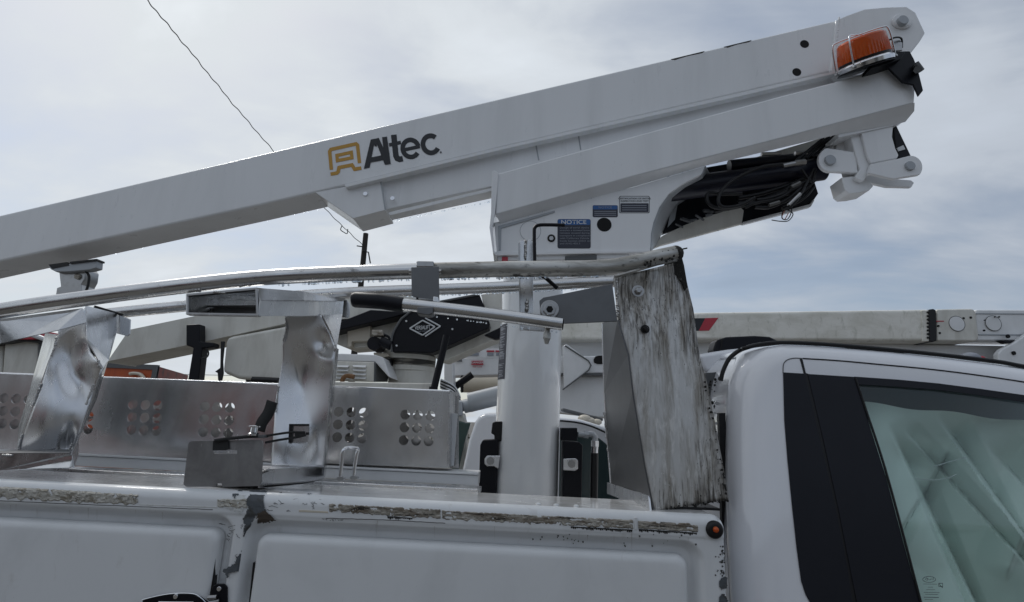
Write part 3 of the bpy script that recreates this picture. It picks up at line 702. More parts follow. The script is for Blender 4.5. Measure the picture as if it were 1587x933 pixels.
# cross arm (open box end towards the camera)
arm = MB()
e0, e1, e2, e3 = (289, 456, 1.84), (398, 446.5, 1.84), (400, 489, 1.84), (289, 487, 1.84)
f1, f2 = (535, 464, 2.40), (530, 488, 2.40)
arm.add(A([(398, 446.5, 1.84), (470, 452, 2.08), (535, 463, 2.40), (532, 467, 2.38), (470, 466, 2.05), (403, 466, 1.835)], 0), [[0, 1, 4, 5], [1, 2, 3, 4]])
arm.add(A([(403, 466, 1.835), (532, 467, 2.38), (530, 489, 2.38), (400, 489.5, 1.835)], 0), [[0, 1, 2, 3]])
P = A([e0, e1, (535, 463, 2.40), (425, 470, 2.42)], 0); arm.add(P, [[0, 1, 2, 3]])
P = A([e3, e2, (530, 489, 2.40), (425, 488, 2.42)], 0); arm.add(P, [[0, 1, 2, 3]])
P = A([e0, (289, 487, 1.84), (425, 488, 2.42), (425, 470, 2.42)], 0); arm.add(P, [[0, 1, 2, 3]])
am = arm.build('rack_cross_arm', M['alu'], T, solid=.004, label='middle cross arm with open channel end')
mb = MB(); mb.pprism([(289, 473.5), (398, 473), (398, 475.5), (289, 476)], 1.95, .006); mb.pprism([(300, 476), (396, 476), (396, 487), (300, 487)], 1.99, .006); mb.build('channel_web', M['dark_alu'], am)
mb = MB(); mb.pprism([(289, 456), (292, 455.7), (292, 487), (289, 487)], 1.838, .02); mb.pprism([(395, 447), (399, 446.5), (401, 489.5), (397, 489.5)], 1.833, .02); mb.pprism([(289, 455), (398, 445), (398, 449), (289, 459)], 1.836, .02); mb.pprism([(289, 484), (400, 486), (400, 490), (289, 488)], 1.836, .02)
mb.build('channel_lip', M['galv'], am, bevel=.002)
strip('arm_end_tab', [(531, 464), (538, 465), (542, 471), (542, 488), (539, 493), (527, 491), (527, 470)], 2.41, .006, M['alu'], am, bevel=.001)
mb = MB(); weld(mb, [(295, 451), (313, 449.5)], 1.85, .007, .008); weld(mb, [(332, 453), (352, 455)], 1.84, .006, .007); weld(mb, [(372, 443), (390, 441)], 1.85, .007, .008); mb.build('weld_bead', M['galv'], am, kind='stuff')
# base channel of the middle post
bs = MB(); zt2 = zt+.002
bs.add(A([(403, 729, 1.83), (502, 723, 2.3), (502, 741, 2.3), (401, 756, 1.83)], 0), [[0, 1, 2, 3]])
bs.add(A([(403, 729, 1.83), (502, 723, 2.3), (400, 722, 2.3), (330, 729, 1.83)], 0), [[0, 1, 2, 3]])
bs.add(A([(502, 720, 2.295), (507, 690, 2.25), (503, 740, 2.3), (497, 742, 2.28)], 0), [[0, 1, 2, 3]])
bm_ = bs.build('post_base', M['alubright'], pm, solid=.005)
mb = MB(); weld(mb, [(403, 735), (418, 727)], 1.84, .006, .006); weld(mb, [(458, 727), (466, 726)], 2.08, .006, .006); weld(mb, [(497, 690), (500, 718)], 2.27, .005); mb.build('weld_bead', M['galv'], pm, kind='stuff')
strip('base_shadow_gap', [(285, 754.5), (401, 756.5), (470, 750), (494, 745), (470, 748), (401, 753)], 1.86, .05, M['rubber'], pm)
# pocket plate with slot
def plate_hole(name, outer, hole, Y, t, m, parent):
    return sheet_cdt(name, [(v.x, v.z) for v in A(outer, Y)], [[(v.x, v.z) for v in A(h, Y)] for h in hole], Y, t, m, parent)
pp = plate_hole('pocket_plate', [(285, 751), (292, 690), (294, 685), (298, 683.5), (402, 681.5), (406, 683), (408, 688), (405.5, 746), (402, 753), (345, 754.5), (344, 749), (337, 749), (336, 754), (290, 754.5)],
                [[(331, 684.5), (354, 684), (354, 697), (368, 698), (368, 703), (331, 703)]], 1.815, .005, mat('scuffed_plate', (.36, .365, .37), .42, 1, layers=[((.2, .2, .2), 9, (1, 1, 1), .42, .66, .7), ((.6, .6, .6), 60, (1, 1, .4), .64, .72, .6)]), T)
pp['label'] = 'small slotted aluminium plate at the foot of the middle post'
mb = MB(); mb.add(A([(407, 684, 1.815), (440, 684, 2.1), (440, 735, 2.1), (405, 752, 1.815)], 0), [[0, 1, 2, 3]]); mb.add(A([(287, 752, 1.815), (405, 752, 1.815), (440, 735, 2.1), (340, 733, 2.1)], 0), [[0, 1, 2, 3]])
# square cutout frame on the post
cf = MB()
for q in ([(449, 657), (478, 657), (478, 660), (449, 660)], [(448, 657), (453, 657), (452, 686), (447, 686)], [(474, 670), (478, 670), (478, 674), (474, 674)]): cf.pprism(q, 2.155, .01)
cf.build('cutout_rim', M['rubber'], pm)
strip('cutout', [(452, 659), (478, 659), (477, 685), (450, 685)], 2.163, .012, M['alutray'], pm)

# ---------------------------------------------------------------- left rack post
Ll = [(90, 512), (90, 526), (77, 555), (66, 592), (55, 625), (40, 665), (26, 702)]
Rl = [(136, 474), (133, 512), (141, 548), (158, 566), (155, 580), (141, 622), (124, 668), (111, 704)]
def dl(x, y, u, v):
    d = .040*gs(x, y, 122, 575, 26, 46, -.2)-.012*gs(x, y, 124, 566, 16, 20)
    d -= .012*gs(x, y, 150, 560, 14, 18)
    d -= .022*gs(x, y, 70, 650, 34, 60, .3)
    d += .030*gs(x, y, 104, 690, 10, 26, .2)
    return d
pL = loft(resample(Ll, 30), resample(Rl, 30), 26, 60, dl, 2.14, 2.18).build('rack_post', M['alubright'], T, ang=70, solid=.005, label='leftmost rack post with crumpled bright aluminium web')
MB().add(A([(71, 516, 2.3), (92, 519, 2.16), (77, 556, 2.15), (56, 625, 2.15), (26, 702, 2.15), (30, 660, 2.3), (48, 600, 2.3)], 0), [[0, 1, 2, 3, 4, 5, 6]]).build('post_flange', M['alu'], pL, solid=.004)
MB().add(A([(133, 474, 2.17), (180, 486, 2.36), (180, 515, 2.36), (168, 558, 2.3), (158, 570, 2.18), (134, 525, 2.17)], 0), [[0, 1, 2, 3, 4, 5]]).build('gusset', M['alu'], pL, solid=.004)
loft([(158, 568), (143, 619), (112, 702)], [(167, 558), (149, 619), (121, 680)], 2, 8, None, 2.18, 2.3).build('post_flange', M['alu'], pL, solid=.004)
strip('arm_end_tab', [(177, 487), (188, 489), (202, 495), (201, 518), (197, 521), (178, 516)], 2.37, .006, M['alu'], pL, bevel=.002)
mb = MB(); mb.tube([at(146, 475, 2.3), at(176, 484, 2.36), at(190, 488, 2.37)], .006, 8); mb.build('arm_edge_seal', M['rubber'], pL)
MB().add(A([(-60, 505, 1.84), (0, 495, 1.9), (128, 478, 2.1), (134, 500, 2.1), (90, 512, 2.0), (0, 532, 1.88), (-60, 545, 1.84)], 0), [[0, 1, 2, 3, 4, 5, 6]]).build('rack_cross_arm', M['alu'], T, solid=.005, label='leftmost cross arm running off the picture edge')
MB().add(A([(-60, 703, 1.84), (106, 703, 1.84), (112, 706, 1.86), (114, 722, 1.86), (106, 726, 1.84), (0, 729, 1.84), (-60, 731, 1.84)], 0), [[0, 1, 2, 3, 4, 5, 6]]).build('post_base', M['alu'], pL, solid=.006)
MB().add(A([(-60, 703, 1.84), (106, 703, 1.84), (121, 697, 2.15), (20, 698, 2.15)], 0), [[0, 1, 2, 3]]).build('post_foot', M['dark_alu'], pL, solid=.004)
MB().add(A([(110, 704, 1.86), (121, 680, 2.2), (121, 704, 2.2), (114, 725, 1.86)], 0), [[0, 1, 2, 3]]).build('base_side', M['alu'], pL, solid=.004)
mb = MB(); weld(mb, [(88, 524), (85, 540), (79, 553)], 2.13, .005); weld(mb, [(63, 596), (51, 630)], 2.13, .006); weld(mb, [(145, 597), (134, 628)], 2.14, .005); weld(mb, [(35, 674), (28, 698)], 2.13, .005); weld(mb, [(112, 688), (105, 702)], 2.15, .006); weld(mb, [(153, 560), (158, 572)], 2.13, .008)
weld(mb, [(4, 705), (20, 706)], 1.835, .004); mb.build('weld_bead', M['galv'], pL, kind='stuff')

# ---------------------------------------------------------------- right rack post
Lr = [(951, 430, 1.83), (958, 496, 1.83), (974, 550, 1.83), (981, 610, 1.83), (999, 722, 1.83), (1014, 791, 1.83)]
Rr = [(1057, 405, 1.95), (1066, 447, 1.95), (1074, 480, 1.95), (1083, 550, 1.95), (1097, 601, 1.95), (1121, 727, 1.95), (1128, 775, 1.95)]
def dr(x, y, u, v):
    d = .022*gs(x, y, 990, 448, 22, 24)+.012*gs(x, y, 1010, 470, 40, 20, .5)
    d += .004*noise.noise(Vector((x*.03, y*.02, 2)))
    d += .010*(1-u)**6
    return d
pR = loft(resample(Lr, 30), resample(Rr, 30), 26, 60, dr).build('rack_post', M['grimy'], T, ang=70, solid=.006, label='wide rack post beside the cab streaked with black grime')
MB().add(A([(934, 500, 2.42), (937, 610, 2.42), (947, 750, 2.42), (1013, 790, 1.835), (999, 722, 1.835), (981, 610, 1.835), (974, 550, 1.835), (958, 496, 1.835)], 0), [[0, 1, 2, 5, 6, 7], [2, 3, 4, 5]]).build('post_side', M['dark_alu'], pR, solid=.005)  # dark metal paints in the shade on this inward face
mb = MB(); P = A([(946, 748, 2.42), (1011, 768, 1.845), (1014, 792, 1.825), (946, 765, 2.42)], 0)
P = [p+Vector((-.012, -.004, 0)) for p in P]; mb.add(P, [[0, 1, 2, 3]]); mb.build('post_base', M['alubright'], pR, solid=.006)
mb = MB(); mb.tube([at(934, 502, 2.41), at(937, 610, 2.41), at(947, 748, 2.41)], .006, 6); mb.build('side_lip', M['alubright'], pR)
mb = MB(); weld(mb, [(956, 438), (957, 492)], 1.823, .0055, .006); weld(mb, [(936, 640), (947, 735)], 2.40, .005); mb.build('weld_bead', M['galv'], pR, kind='stuff')
mb = MB(); mb.tube([at(953, 429, 1.825), at(990, 418, 1.85), at(1030, 406, 1.9), at(1056, 399, 1.93)], .006, 6); mb.build('post_top_lip', M['tubedirty'], pR)
mb = MB()
P = [(1037, 401), (1056, 396), (1060, 410), (1066, 445), (1062, 450), (1057, 438), (1049, 427), (1040, 424), (1037, 414), (1030, 410)]
mb.prism([at(x, y, 1.93) for x, y in P], (0, .03, 0)); mb.build('torn_edge_cap', M['grime'], pR)
for (x, y, r, d) in ((989, 451, 9.5, .0), (1000, 510, 7, 0)):
    mb = MB(); px_disc(mb, x, y, 1.85, r, .004, 20); p = at(x, y, 1.85); mp_ = (at(x+1, y, 1.85)-p).length
    mb.tube([p+Vector((0, 0, 0)), p+Vector((0, -.010, 0)), p+Vector((0, -.014, 0))], [r*.62*mp_, r*.62*mp_, r*.4*mp_], 6)
    mb.build('bolt', M['galv'] if r > 8 else M['rubber'], pR, bevel=.001)
mb = MB()
for i in range(90):    # ragged dirt along the bottom edge and right edge
    if i < 55: t = random.random(); x = 1030+t*98; y = 790-t*14+random.uniform(-3, 1); Y = 1.84+.11*(x-1014)/114
    else: t = random.random(); p = plen(Rr, .6+.4*t); x, y, Y = p[0]-random.uniform(0, 4), p[1], p[2]-.006
    mb.ball(at(x, y, Y-.006), random.uniform(.0015, .005), 5)
mb.build('grime_crumbs', M['grime'], pR, kind='stuff')
mb = MB(); mb.box((at(1020, 792, 1.84).x, 1.88, zt+.001), (at(1112, 780, 1.9).x, 2.0, zt+.008)); mb.build('rubber_pad', M['rubber'], pR)

# ---- bracket plate, latch bar, bolt
bk = strip('latch_bracket', [(836, 466), (842, 461), (858, 458), (917, 446), (949, 440), (957, 498), (873, 501.5), (846, 500), (838, 494)], 1.80, .008, M['dark_alu'], T, bevel=.0015)
mb = MB(); px_disc(mb, 852, 479, 1.785, 14.5, .010, 28); mb.build('washer', M['galv'], bk, bevel=.002)
mb = MB(); p = at(852, 479, 1.775); mp_ = (at(853, 479, 1.775)-p).length
mb.prism([p+Vector((math.cos(R(60*i+15))*10.5*mp_, 0, math.sin(R(60*i+15))*10.5*mp_)) for i in range(6)], (0, .012, 0)); nutb = mb.build('nut', M['galv'], bk, bevel=.002)
mb = MB(); px_disc(mb, 852, 479, 1.772, 5.5, .004, 6); mb.build('hex_socket', M['hole'], bk)
lb, lp, lr = tubeobj('latch_bar', [(612, 470.5), (700, 480), (790, 491), (871, 502.5)], 1.74, 9.8, M['tube'])
mb = MB(); beads(mb, 640, 868, lambda x: 474+(x-624)*.128+9.5, 1.74, 40, .0014, .003); mb.build('water_drops', M['water'], lb, kind='stuff')
mb = MB(); mb.tube([at(546, 465, 1.74), at(551, 464.5, 1.74), at(590, 467, 1.74), at(623, 472.5, 1.74), at(625, 472.7, 1.74)], [.022, .0265, .0265, .0255, .0245], 20); mb.build('hand_grip', M['grip'], lb, ang=50)
mb = MB(); p = at(872, 502.7, 1.74); q = at(873, 502.8, 1.74); mb.tube([p, q], lr*.85, 20); mb.build('bar_bore', M['hole'], lb)
mb = MB()
a = at(849, 508, 1.765)
mb.tube([a, at(848, 516, 1.765), at(847.5, 522, 1.765)], .009, 12); mb.tube([at(848, 516, 1.765), at(847.5, 525, 1.765)], .014, 6); mb.tube([at(847.5, 525, 1.765), at(847, 533, 1.765)], [.011, .006], 8); mb.build('pivot_bolt', M['tubedirty'], lb, ang=40)
# clamp on the front tube
cl = strip('tube_clamp', [(637, 414), (680, 413), (681, 467), (669, 467), (638, 459)], 1.80, .004, M['dark_alu'], T, bevel=.002, label='bent steel saddle clamp on the front rack tube')
MB().pprism([(645, 404), (672, 404.5), (672, 414), (645, 413.5)], 1.815, .07).pprism([(648, 460), (680, 463), (680, 468), (648, 464)], 1.80, .05).build('clamp_strap', M['galv'], cl, bevel=.004)
MB().pprism([(645, 457), (668, 459), (668, 469), (645, 466)], 1.83, .02).build('clamp_pad', M['rubber'], cl)
MB().pprism([(671, 459), (679, 460), (681, 469), (671, 468)], 1.79, .02).build('clamp_tip', M['alubright'], cl, bevel=.003)
MB().pprism([(646, 476), (671, 475), (671, 486), (664, 489), (646, 486)], 1.71, .05).build('bar_clip', M['dark_alu'], cl, bevel=.004)
for x in (636, 682): MB().tube([at(x-2, 421, 1.82), at(x+2, 421, 1.82)], .009, 8).build('clamp_bolt', M['galv'], cl)
# upright angle behind the front tube + black rod
up = strip('latch_upright', [(803, 378), (806, 373), (822, 372), (826, 376), (826.5, 512), (806.5, 512)], 2.02, .006, M['alu'], T, bevel=.002)
MB().pprism([(803, 378), (806, 374), (807, 512), (805.5, 510)], 2.0, .03).build('upright_flange', M['galv'], up)
mb = MB(); weld(mb, [(815, 374), (814, 402)], 2.01, .006); weld(mb, [(817, 465), (816, 482)], 2.01, .007); mb.build('weld_bead', M['galv'], up, kind='stuff')
MB().pprism([(806, 500), (845, 503), (848, 508), (843, 514), (812, 512)], 1.85, .006).build('upright_foot', M['alu'], up, bevel=.002)
mb = MB(); mb.tube(crv([at(829, 425, 1.92), at(828.5, 400, 1.92), at(828, 362, 1.92), at(829, 353, 1.92), at(835, 349, 1.92), at(850, 348.5, 1.92), at(875, 349, 1.92)], 6), .0068, 12); mb.tube([at(829, 425, 1.92), at(845, 430, 1.92), at(864, 447, 1.92)], .0075, 10); mb.build('bent_black_rod', M['black'], T, ang=60)
# grab handle on the body
mb = MB(); mb.tube(crv([at(527, 742, 1.96), at(529, 722, 1.96), at(531, 702, 1.96), at(534, 696, 1.965), at(540, 694.5, 1.99), at(550, 695, 2.02), at(555, 697, 2.03), at(553, 704, 2.03), at(550, 722, 2.03), at(548, 740, 2.03)], 6), .0068, 12)
gh = mb.build('grab_handle', M['chrome'], T, ang=60)
mb = MB(); px_disc(mb, 527, 742, 1.95, 6, .02, 14, .5); px_disc(mb, 548, 740.5, 2.02, 6, .02, 14, .5); mb.build('handle_foot', M['galv'], gh)

# ---------------------------------------------------------------- boom rest on the left
br = strip('boom_rest', [(91, 418), (104, 420), (104, 412), (110, 410), (128, 411), (133, 418), (131, 432), (126, 441), (126, 458), (86, 458), (88, 446), (94, 444)], 2.9, .10, M['galv'], T, bevel=.004, label='bracket that carries the long arm behind the front tube')
MB().pprism([(75, 413), (104, 409), (150, 402), (149, 415), (138, 418), (104, 421), (86, 421), (78, 417)], 2.87, .05).build('rest_saddle', M['pin'], br, bevel=.004)
MB().pprism([(75, 410), (104, 406), (106, 411), (80, 416)], 2.865, .1).pprism([(108, 405.5), (150, 401), (150, 403.5), (108, 408.5)], 2.86, .06).build('rubber_pad', M['rubber'], br)
mb = MB(); px_disc(mb, 119, 428, 2.89, 4.5, .02); mb.build('bolt', M['caulk'], br)
mb = MB(); mb.tube(crv([at(133, 420, 2.9), at(138, 428, 2.9), at(137, 440, 2.9), at(134, 450, 2.9)], 5), .007, 8); mb.build('cable', M['rubber'], br)
# two small frame struts below the left part of the tube

# ---------------------------------------------------------------- mast
mc = at(823.5, 500, 2.97); MR = .172
mb = MB(); mb.tube([(mc.x, 2.97, .7), (mc.x, 2.97, 2.25), (mc.x, 2.97, at(820, 398, 2.97).z)], MR, 64)
mast = mb.build('mast', M['white'], T, ang=60, label='thick white upright mast')
mb = MB()
def onmast(a, z, d=.0015): return Vector((mc.x+(MR+d)*math.sin(a), 2.97-(MR+d)*math.cos(a), z))
z1_, z0_ = at(785, 503, 2.9).z, at(780, 588, 2.9).z
a0, a1 = R(-86), R(-50)
mb.grid(lambda u, v: onmast(a0+(a1-a0)*u, z1_+(z0_-z1_)*v), 8, 1); ml_ = mb.build('side_label', M['navy'], mast)
mb = MB(); random.seed(3)
for i in range(46):
    v = random.uniform(.02, .97); h = random.choice((.006, .01)); u0 = random.uniform(.08, .4); u1 = random.uniform(.5, .92)
    mb.grid(lambda u, w: onmast(a0+(a1-a0)*(u0+(u1-u0)*u), z1_+(z0_-z1_)*v-h*w*.45, .0022), 4, 1)
mb.build('label_print', M['labg'], mast, kind='stuff')
random.seed(11)
mb = MB()
for i in range(60):
    a = random.gauss(R(-68), R(8)); z = random.uniform(1.35, 1.85); mb.ball(onmast(a, z, 0), random.uniform(.0012, .003), 6, 1.5)
mb.build('water_beads', M['water'], mast, kind='stuff')
# valve blocks either side
v1 = strip('valve_block', [(744, 690), (748, 682), (773, 681), (768, 790), (741, 790)], 2.85, .14, M['black'], T, bevel=.005)
MB().pprism([(751, 711), (755, 706), (775, 706), (772, 727), (766, 723), (755, 723), (751, 719)], 2.835, .008).build('lug_plate', M['alubright'], v1, bevel=.004)
mb = MB(); px_disc(mb, 760, 714.5, 2.825, 6, .01, 18); px_disc(mb, 760, 714.5, 2.815, 3.2, .01, 6); mb.build('bolt', M['galv'], v1)
MB().pprism([(761, 672), (763, 655), (768, 653), (780, 653), (780, 684), (766, 684), (766, 674)], 2.86, .08).build('knob', M['rubber'], v1, bevel=.006)
v2 = strip('valve_block', [(873, 690), (873, 684), (898, 685), (903, 690), (901, 790), (872, 790)], 2.85, .14, M['black'], T, bevel=.005)
MB().pprism([(870, 663), (895, 663), (895, 683), (870, 683)], 2.86, .1).build('valve_body', M['black'], v2, bevel=.005)
MB().pprism([(873, 711), (892, 710), (896, 714), (896, 727), (891, 730), (873, 729)], 2.835, .008).build('lug_plate', M['alubright'], v2, bevel=.004)
mb = MB(); px_disc(mb, 886, 719, 2.825, 6, .01, 18); px_disc(mb, 886, 719, 2.815, 3.2, .01, 6); mb.build('bolt', M['galv'], v2)
mb = MB(); mb.tube([at(896, 673, 2.88), at(905, 674, 2.88)], .014, 12); mb.tube([at(905, 673, 2.88), at(912, 674, 2.88)], .021, 6); mb.tube(crv([at(911, 673, 2.88), at(918, 673, 2.88), at(922, 678, 2.88), at(922, 684, 2.88)], 5), .015, 12); mb.build('hose_elbow', M['pin'], T, ang=40)
mb = MB(); mb.tube([at(922, 683, 2.88), at(922, 692, 2.88)], .021, 6); mb.tube([at(922, 692, 2.88), at(921.5, 703, 2.88)], .017, 14); mb.build('hose_ferrule', M['chrome'], T, ang=40)
mb = MB(); mb.tube([at(921.5, 702, 2.88), at(921, 740, 2.88), at(920, 800, 2.88)], .019, 14); mb.build('hydraulic_hose', M['rubber'], T, ang=60)

# ---------------------------------------------------------------- long (upper) arm
YU = 2.85; UW = .22
UT = [(-200, 379.7), (1300, 29.5)]; 
ub = MB().pprism([(-200, 379.7), (1299, 30), (1299, 108), (1220, 127), (780, 228), (530, 289), (488, 298.5), (400, 318.5), (0, 405), (-200, 448)], YU, UW).build('upper_arm', M['boomw'], T, bevel=.014, seg=3, label='long white steel arm sloping across the sky')
hp = MB().pprism([(1296, 31), (1312, 24), (1340, 14), (1372, 11), (1405, 10), (1419, 19), (1434, 51), (1426, 64), (1412, 82), (1385, 112), (1300, 120), (1288, 108)], YU-.02, .26).build('arm_head', M['boomw'], ub, bevel=.006)
mb = MB(); weld(mb, [(1300, 28), (1297, 60), (1291, 104)], YU-.015, .006, .008); mb.build('weld_bead', M['boomw'], ub, kind='stuff')
mb = MB(); px_disc(mb, 1399, 32, YU-.036, 15.5, .016, 30, .82); px_disc(mb, 1399, 31, YU-.040, 14, .01, 30, .82); mb.build('pin_boss', M['boomw'], ub, bevel=.003)
mb = MB(); px_disc(mb, 1401, 30, YU-.062, 8, .03, 20); mb.build('pin', M['pin'], ub, bevel=.004)
for hx_, hy_ in ((1247, 68), (1235, 111.5)): mb = MB(); px_disc(mb, hx_, hy_, YU-.002, 6.8, .01, 22); mb.build('drain_hole', M['hole'], ub)
for x0_, x1_ in ((1040, 1092), (1122, 1165), (1296, 1318)):
    yy_ = lambda x: 333.0-.2335*x
    MB().pprism([(x0_, yy_(x0_)+1.4), (x1_, yy_(x1_)+1.0), (x1_-4, yy_(x1_)+4.2), ((x0_+x1_)/2, yy_((x0_+x1_)/2)+2.4), (x0_+6, yy_(x0_)+2.8)], YU-.001, .01).build('rust_chip', M['crack'], ub)
# lower lip of the arm
MB().pprism([(533, 286), (780, 227), (1150, 143), (1298, 109), (1299, 113), (1150, 148.5), (780, 231.5), (536, 290.5)], YU-.030, .045).build('arm_lip', M['boomw'], ub, bevel=.003)
# cover box under the arm
cb = MB().pprism([(536, 288), (895, 204), (1296, 113), (1296, 150), (895, 256), (762, 289), (597, 325), (547, 338), (490, 299)], YU+.03, UW-.05).build('arm_cover', M['boomw'], ub, bevel=.006)
MB().pprism([(488, 298), (536, 289), (590, 277), (597, 325.5), (547, 338.5)], YU+.004, UW-.004).build('cover_nose', M['boomw'], ub, bevel=.003)
MB().pprism([(588.5, 278), (590.5, 277.5), (598, 325), (596, 325.5)], YU+.002, .004).build('cover_seam', M['pin'], ub)
MB().pprism([(601, 329), (762, 291), (762, 296), (604, 334)], YU+.025, .02).build('cover_lower_lip', M['boomw'], ub, bevel=.003)
for (x, y) in ((566, 300), (608, 307)):
    mb = MB(); px_disc(mb, x, y, YU-.004, 3.6, .01, 14); o_ = mb.build('screw', M['chrome'], ub, bevel=.002)
MB().pprism([(829, 222), (831, 221.5), (836, 248), (834, 248.5)], YU+.028, .004).build('cover_seam', M['pin'], ub)
MB().pprism([(895, 206), (897, 205.5), (901, 232), (899, 232.5)], YU+.028, .004).build('cover_seam', M['pin'], ub)
mb = MB(); beads(mb, 0, 560, lambda x: 428-.216*x+(2 if x < 540 else 0), YU+UW-.005, 40, .002, .005); beads(mb, 610, 760, lambda x: 342-(x-610)*.198, YU+UW-.02, 40, .002, .005); mb.build('water_drops', M['water'], ub, kind='stuff')
random.seed(5)
mb = MB()
for i in range(240):
    x = random.uniform(10, 1280); t = random.random(); y = 333-.2335*x+8+t*62; mb.ball(at(x, y, YU-.0005), random.uniform(.0008, .0022), 5)
mb.build('water_beads', M['water'], ub, kind='stuff')

# emblem and lettering on the arm
def LG(p): return (460+p[0]/4.96, 190+p[1]/4.96)
YLg = YU-.0012
def stroke(pts, w, closed=False):
    P = [Vector((p[0], p[1])) for p in pts]; n = len(P); Lf = []; Rt = []
    for i in range(n):
        a = P[i-1] if (i > 0 or closed) else None; b = P[(i+1) % n] if (i < n-1 or closed) else None
        d1_ = (P[i]-a).normalized() if a is not None else (b-P[i]).normalized(); d2_ = (b-P[i]).normalized() if b is not None else d1_
        n1_ = Vector((-d1_.y, d1_.x)); n2_ = Vector((-d2_.y, d2_.x)); m_ = (n1_+n2_).normalized(); k = w/2/max(.35, m_.dot(n1_))
        Lf.append(P[i]+m_*k); Rt.append(P[i]-m_*k)
    q = []
    for i in range(n if closed else n-1): j = (i+1) % n; q.append([Lf[i], Lf[j], Rt[j], Rt[i]])
    return q
def logo(strokes, name, m, extra=[]):
    mb = MB(); si = 0
    for st in strokes:
        si += 1
        for q in stroke(*st): mb.add([at(*LG(p), YLg-.00025*si) for p in q], [[0, 1, 2, 3]])
    for poly in extra: si += 1; mb.add([at(*LG(p), YLg-.00025*si) for p in poly], [list(range(len(poly)))])
    return mb.build(name, m, ub)
logo([([(266, 362), (252, 222), (262, 206), (455, 163), (466, 172), (482, 312)], 27), ([(259, 396), (306, 388), (318, 378), (324, 345), (424, 325), (444, 358), (496, 349)], 27),
      ([(312, 292), (308, 252), (419, 228), (424, 270)], 25, True)], 'emblem', M['yellow'])
arc = lambda cx, cy, rx, ry, a, b, n=26, rot=-.2: [(cx+(rx*math.cos(R(a+(b-a)*i/n))*math.cos(rot)-ry*math.sin(R(a+(b-a)*i/n))*math.sin(rot)), cy+(rx*math.cos(R(a+(b-a)*i/n))*math.sin(rot)+ry*math.sin(R(a+(b-a)*i/n))*math.cos(rot))) for i in range(n+1)]
logo([([(745, 93), (762, 255), (772, 275), (790, 282), (815, 277)], 43), ([(709, 172), (800, 152)], 27),
      (arc(875, 198, 61, 66, 42, 355), 35), ([(818, 210), (946, 183)], 26),
      (arc(1030, 166, 60, 66, 38, 318), 36), (arc(1107, 228, 5, 5, 0, 350, 8), 5)], 'lettering', M['blackprint'],
     extra=[[(515, 355), (568, 130), (602, 123), (560, 345)], [(600, 124), (630, 117), (722, 318), (676, 322)], [(655, 112), (693, 107), (722, 318), (680, 323)], [(568, 268), (655, 250), (664, 288), (562, 306)], [(590, 126), (628, 118), (612, 185), (596, 178)], [(640, 150), (668, 200), (700, 318), (676, 322)]])

# ---------------------------------------------------------------- lower arm / turret head
YLw = 2.70
la = MB().pprism([(770, 269), (980, 211.5), (1220, 146), (1305, 124), (1371, 103), (1388, 108), (1419, 134), (1417.5, 159), (1220, 212), (980, 274), (768, 333)], YLw, .05)
la.pprism([(770, 269), (980, 211.5), (1220, 146), (1305, 124), (1380, 110), (1380, 120), (980, 222), (770, 279)], YLw+.055, .45)
low = la.build('lower_arm', M['boomw'], T, bevel=.009, label='shorter white arm in front of the long arm')
mb = MB(); mb.add(A([(768, 333, YLw), (980, 274, YLw), (1220, 212, YLw), (1417.5, 159, YLw), (1417, 172, YLw+.02), (1403, 189, YLw+.05), (1391, 192, YLw+.06), (1300, 208, YLw+.06), (1093, 257, YLw+.06), (980, 290, YLw+.06), (776, 347, YLw+.06)], 0), [[0, 1, 9, 10], [1, 2, 8, 9], [2, 3, 4, 7, 8], [4, 5, 6, 7]])
mb.build('arm_chamfer', M['boomw'], low)
MB().pprism([(1299, 206), (1403, 186), (1391, 193), (1300, 213)], YLw+.062, .4).build('arm_underside', M['boomw'], low)
MB().pprism([(762, 266), (766, 263.5), (773, 268), (767, 333), (763, 352), (766, 388), (771, 397), (764, 392), (758.5, 352), (761, 330)], YLw-.01, .5).build('end_plate', M['boomw'], low, bevel=.004)
sp = MB().pprism([(766, 345), (980, 290), (1093, 257), (1087, 270), (1060, 284), (1037, 300), (1022, 321), (1013, 344), (1009, 362), (1008, 389), (770, 393)], YLw+.058, .03).build('turret_side_plate', M['boomw'], low, bevel=.003)
MB().pprism([(772, 350), (860, 326), (860, 329), (777, 354), (776, 388), (773, 388)], YLw+.052, .006).build('formed_seam', M['pin'], low, bevel=.002)
MB().pprism([(766, 390), (1008, 387), (1008, 391), (768, 396)], YLw+.040, .42).build('turret_flange', M['boomw'], low, bevel=.003)
MB().pprism([(770, 397), (975, 392), (975, 400), (772, 404)], YLw+.06, .38).build('turret_base', M['boomw'], low, bevel=.004)
MB().pprism([(876, 397), (925, 395), (925, 402), (876, 404)], YLw+.05, .02).build('turret_gap', M['gasket'], low)
MB().pprism([(778, 398), (787, 398), (787, 406), (778, 406)], YLw+.05, .02).build('red_tag', M['red'], low)
# arch inner strip (curved, grey)
AR = [(1093, 257), (1087, 270), (1060, 284), (1037, 300), (1022, 321), (1013, 344), (1009, 362), (1008, 389)]
def archpt(u, v):
    p = plen(AR, v); r = plen(AR2, v); return at(p[0]+(r[0]-p[0])*u, p[1]+(r[1]-p[1])*u, YLw+.088+.38*u)
AR2 = [(1104, 276), (1092, 296), (1064, 308), (1049, 318), (1036, 338), (1026, 360), (1017, 380), (1006, 392)]
MB().grid(archpt, 6, 28).build('arch_lining', M['pin'], low, solid=.006)
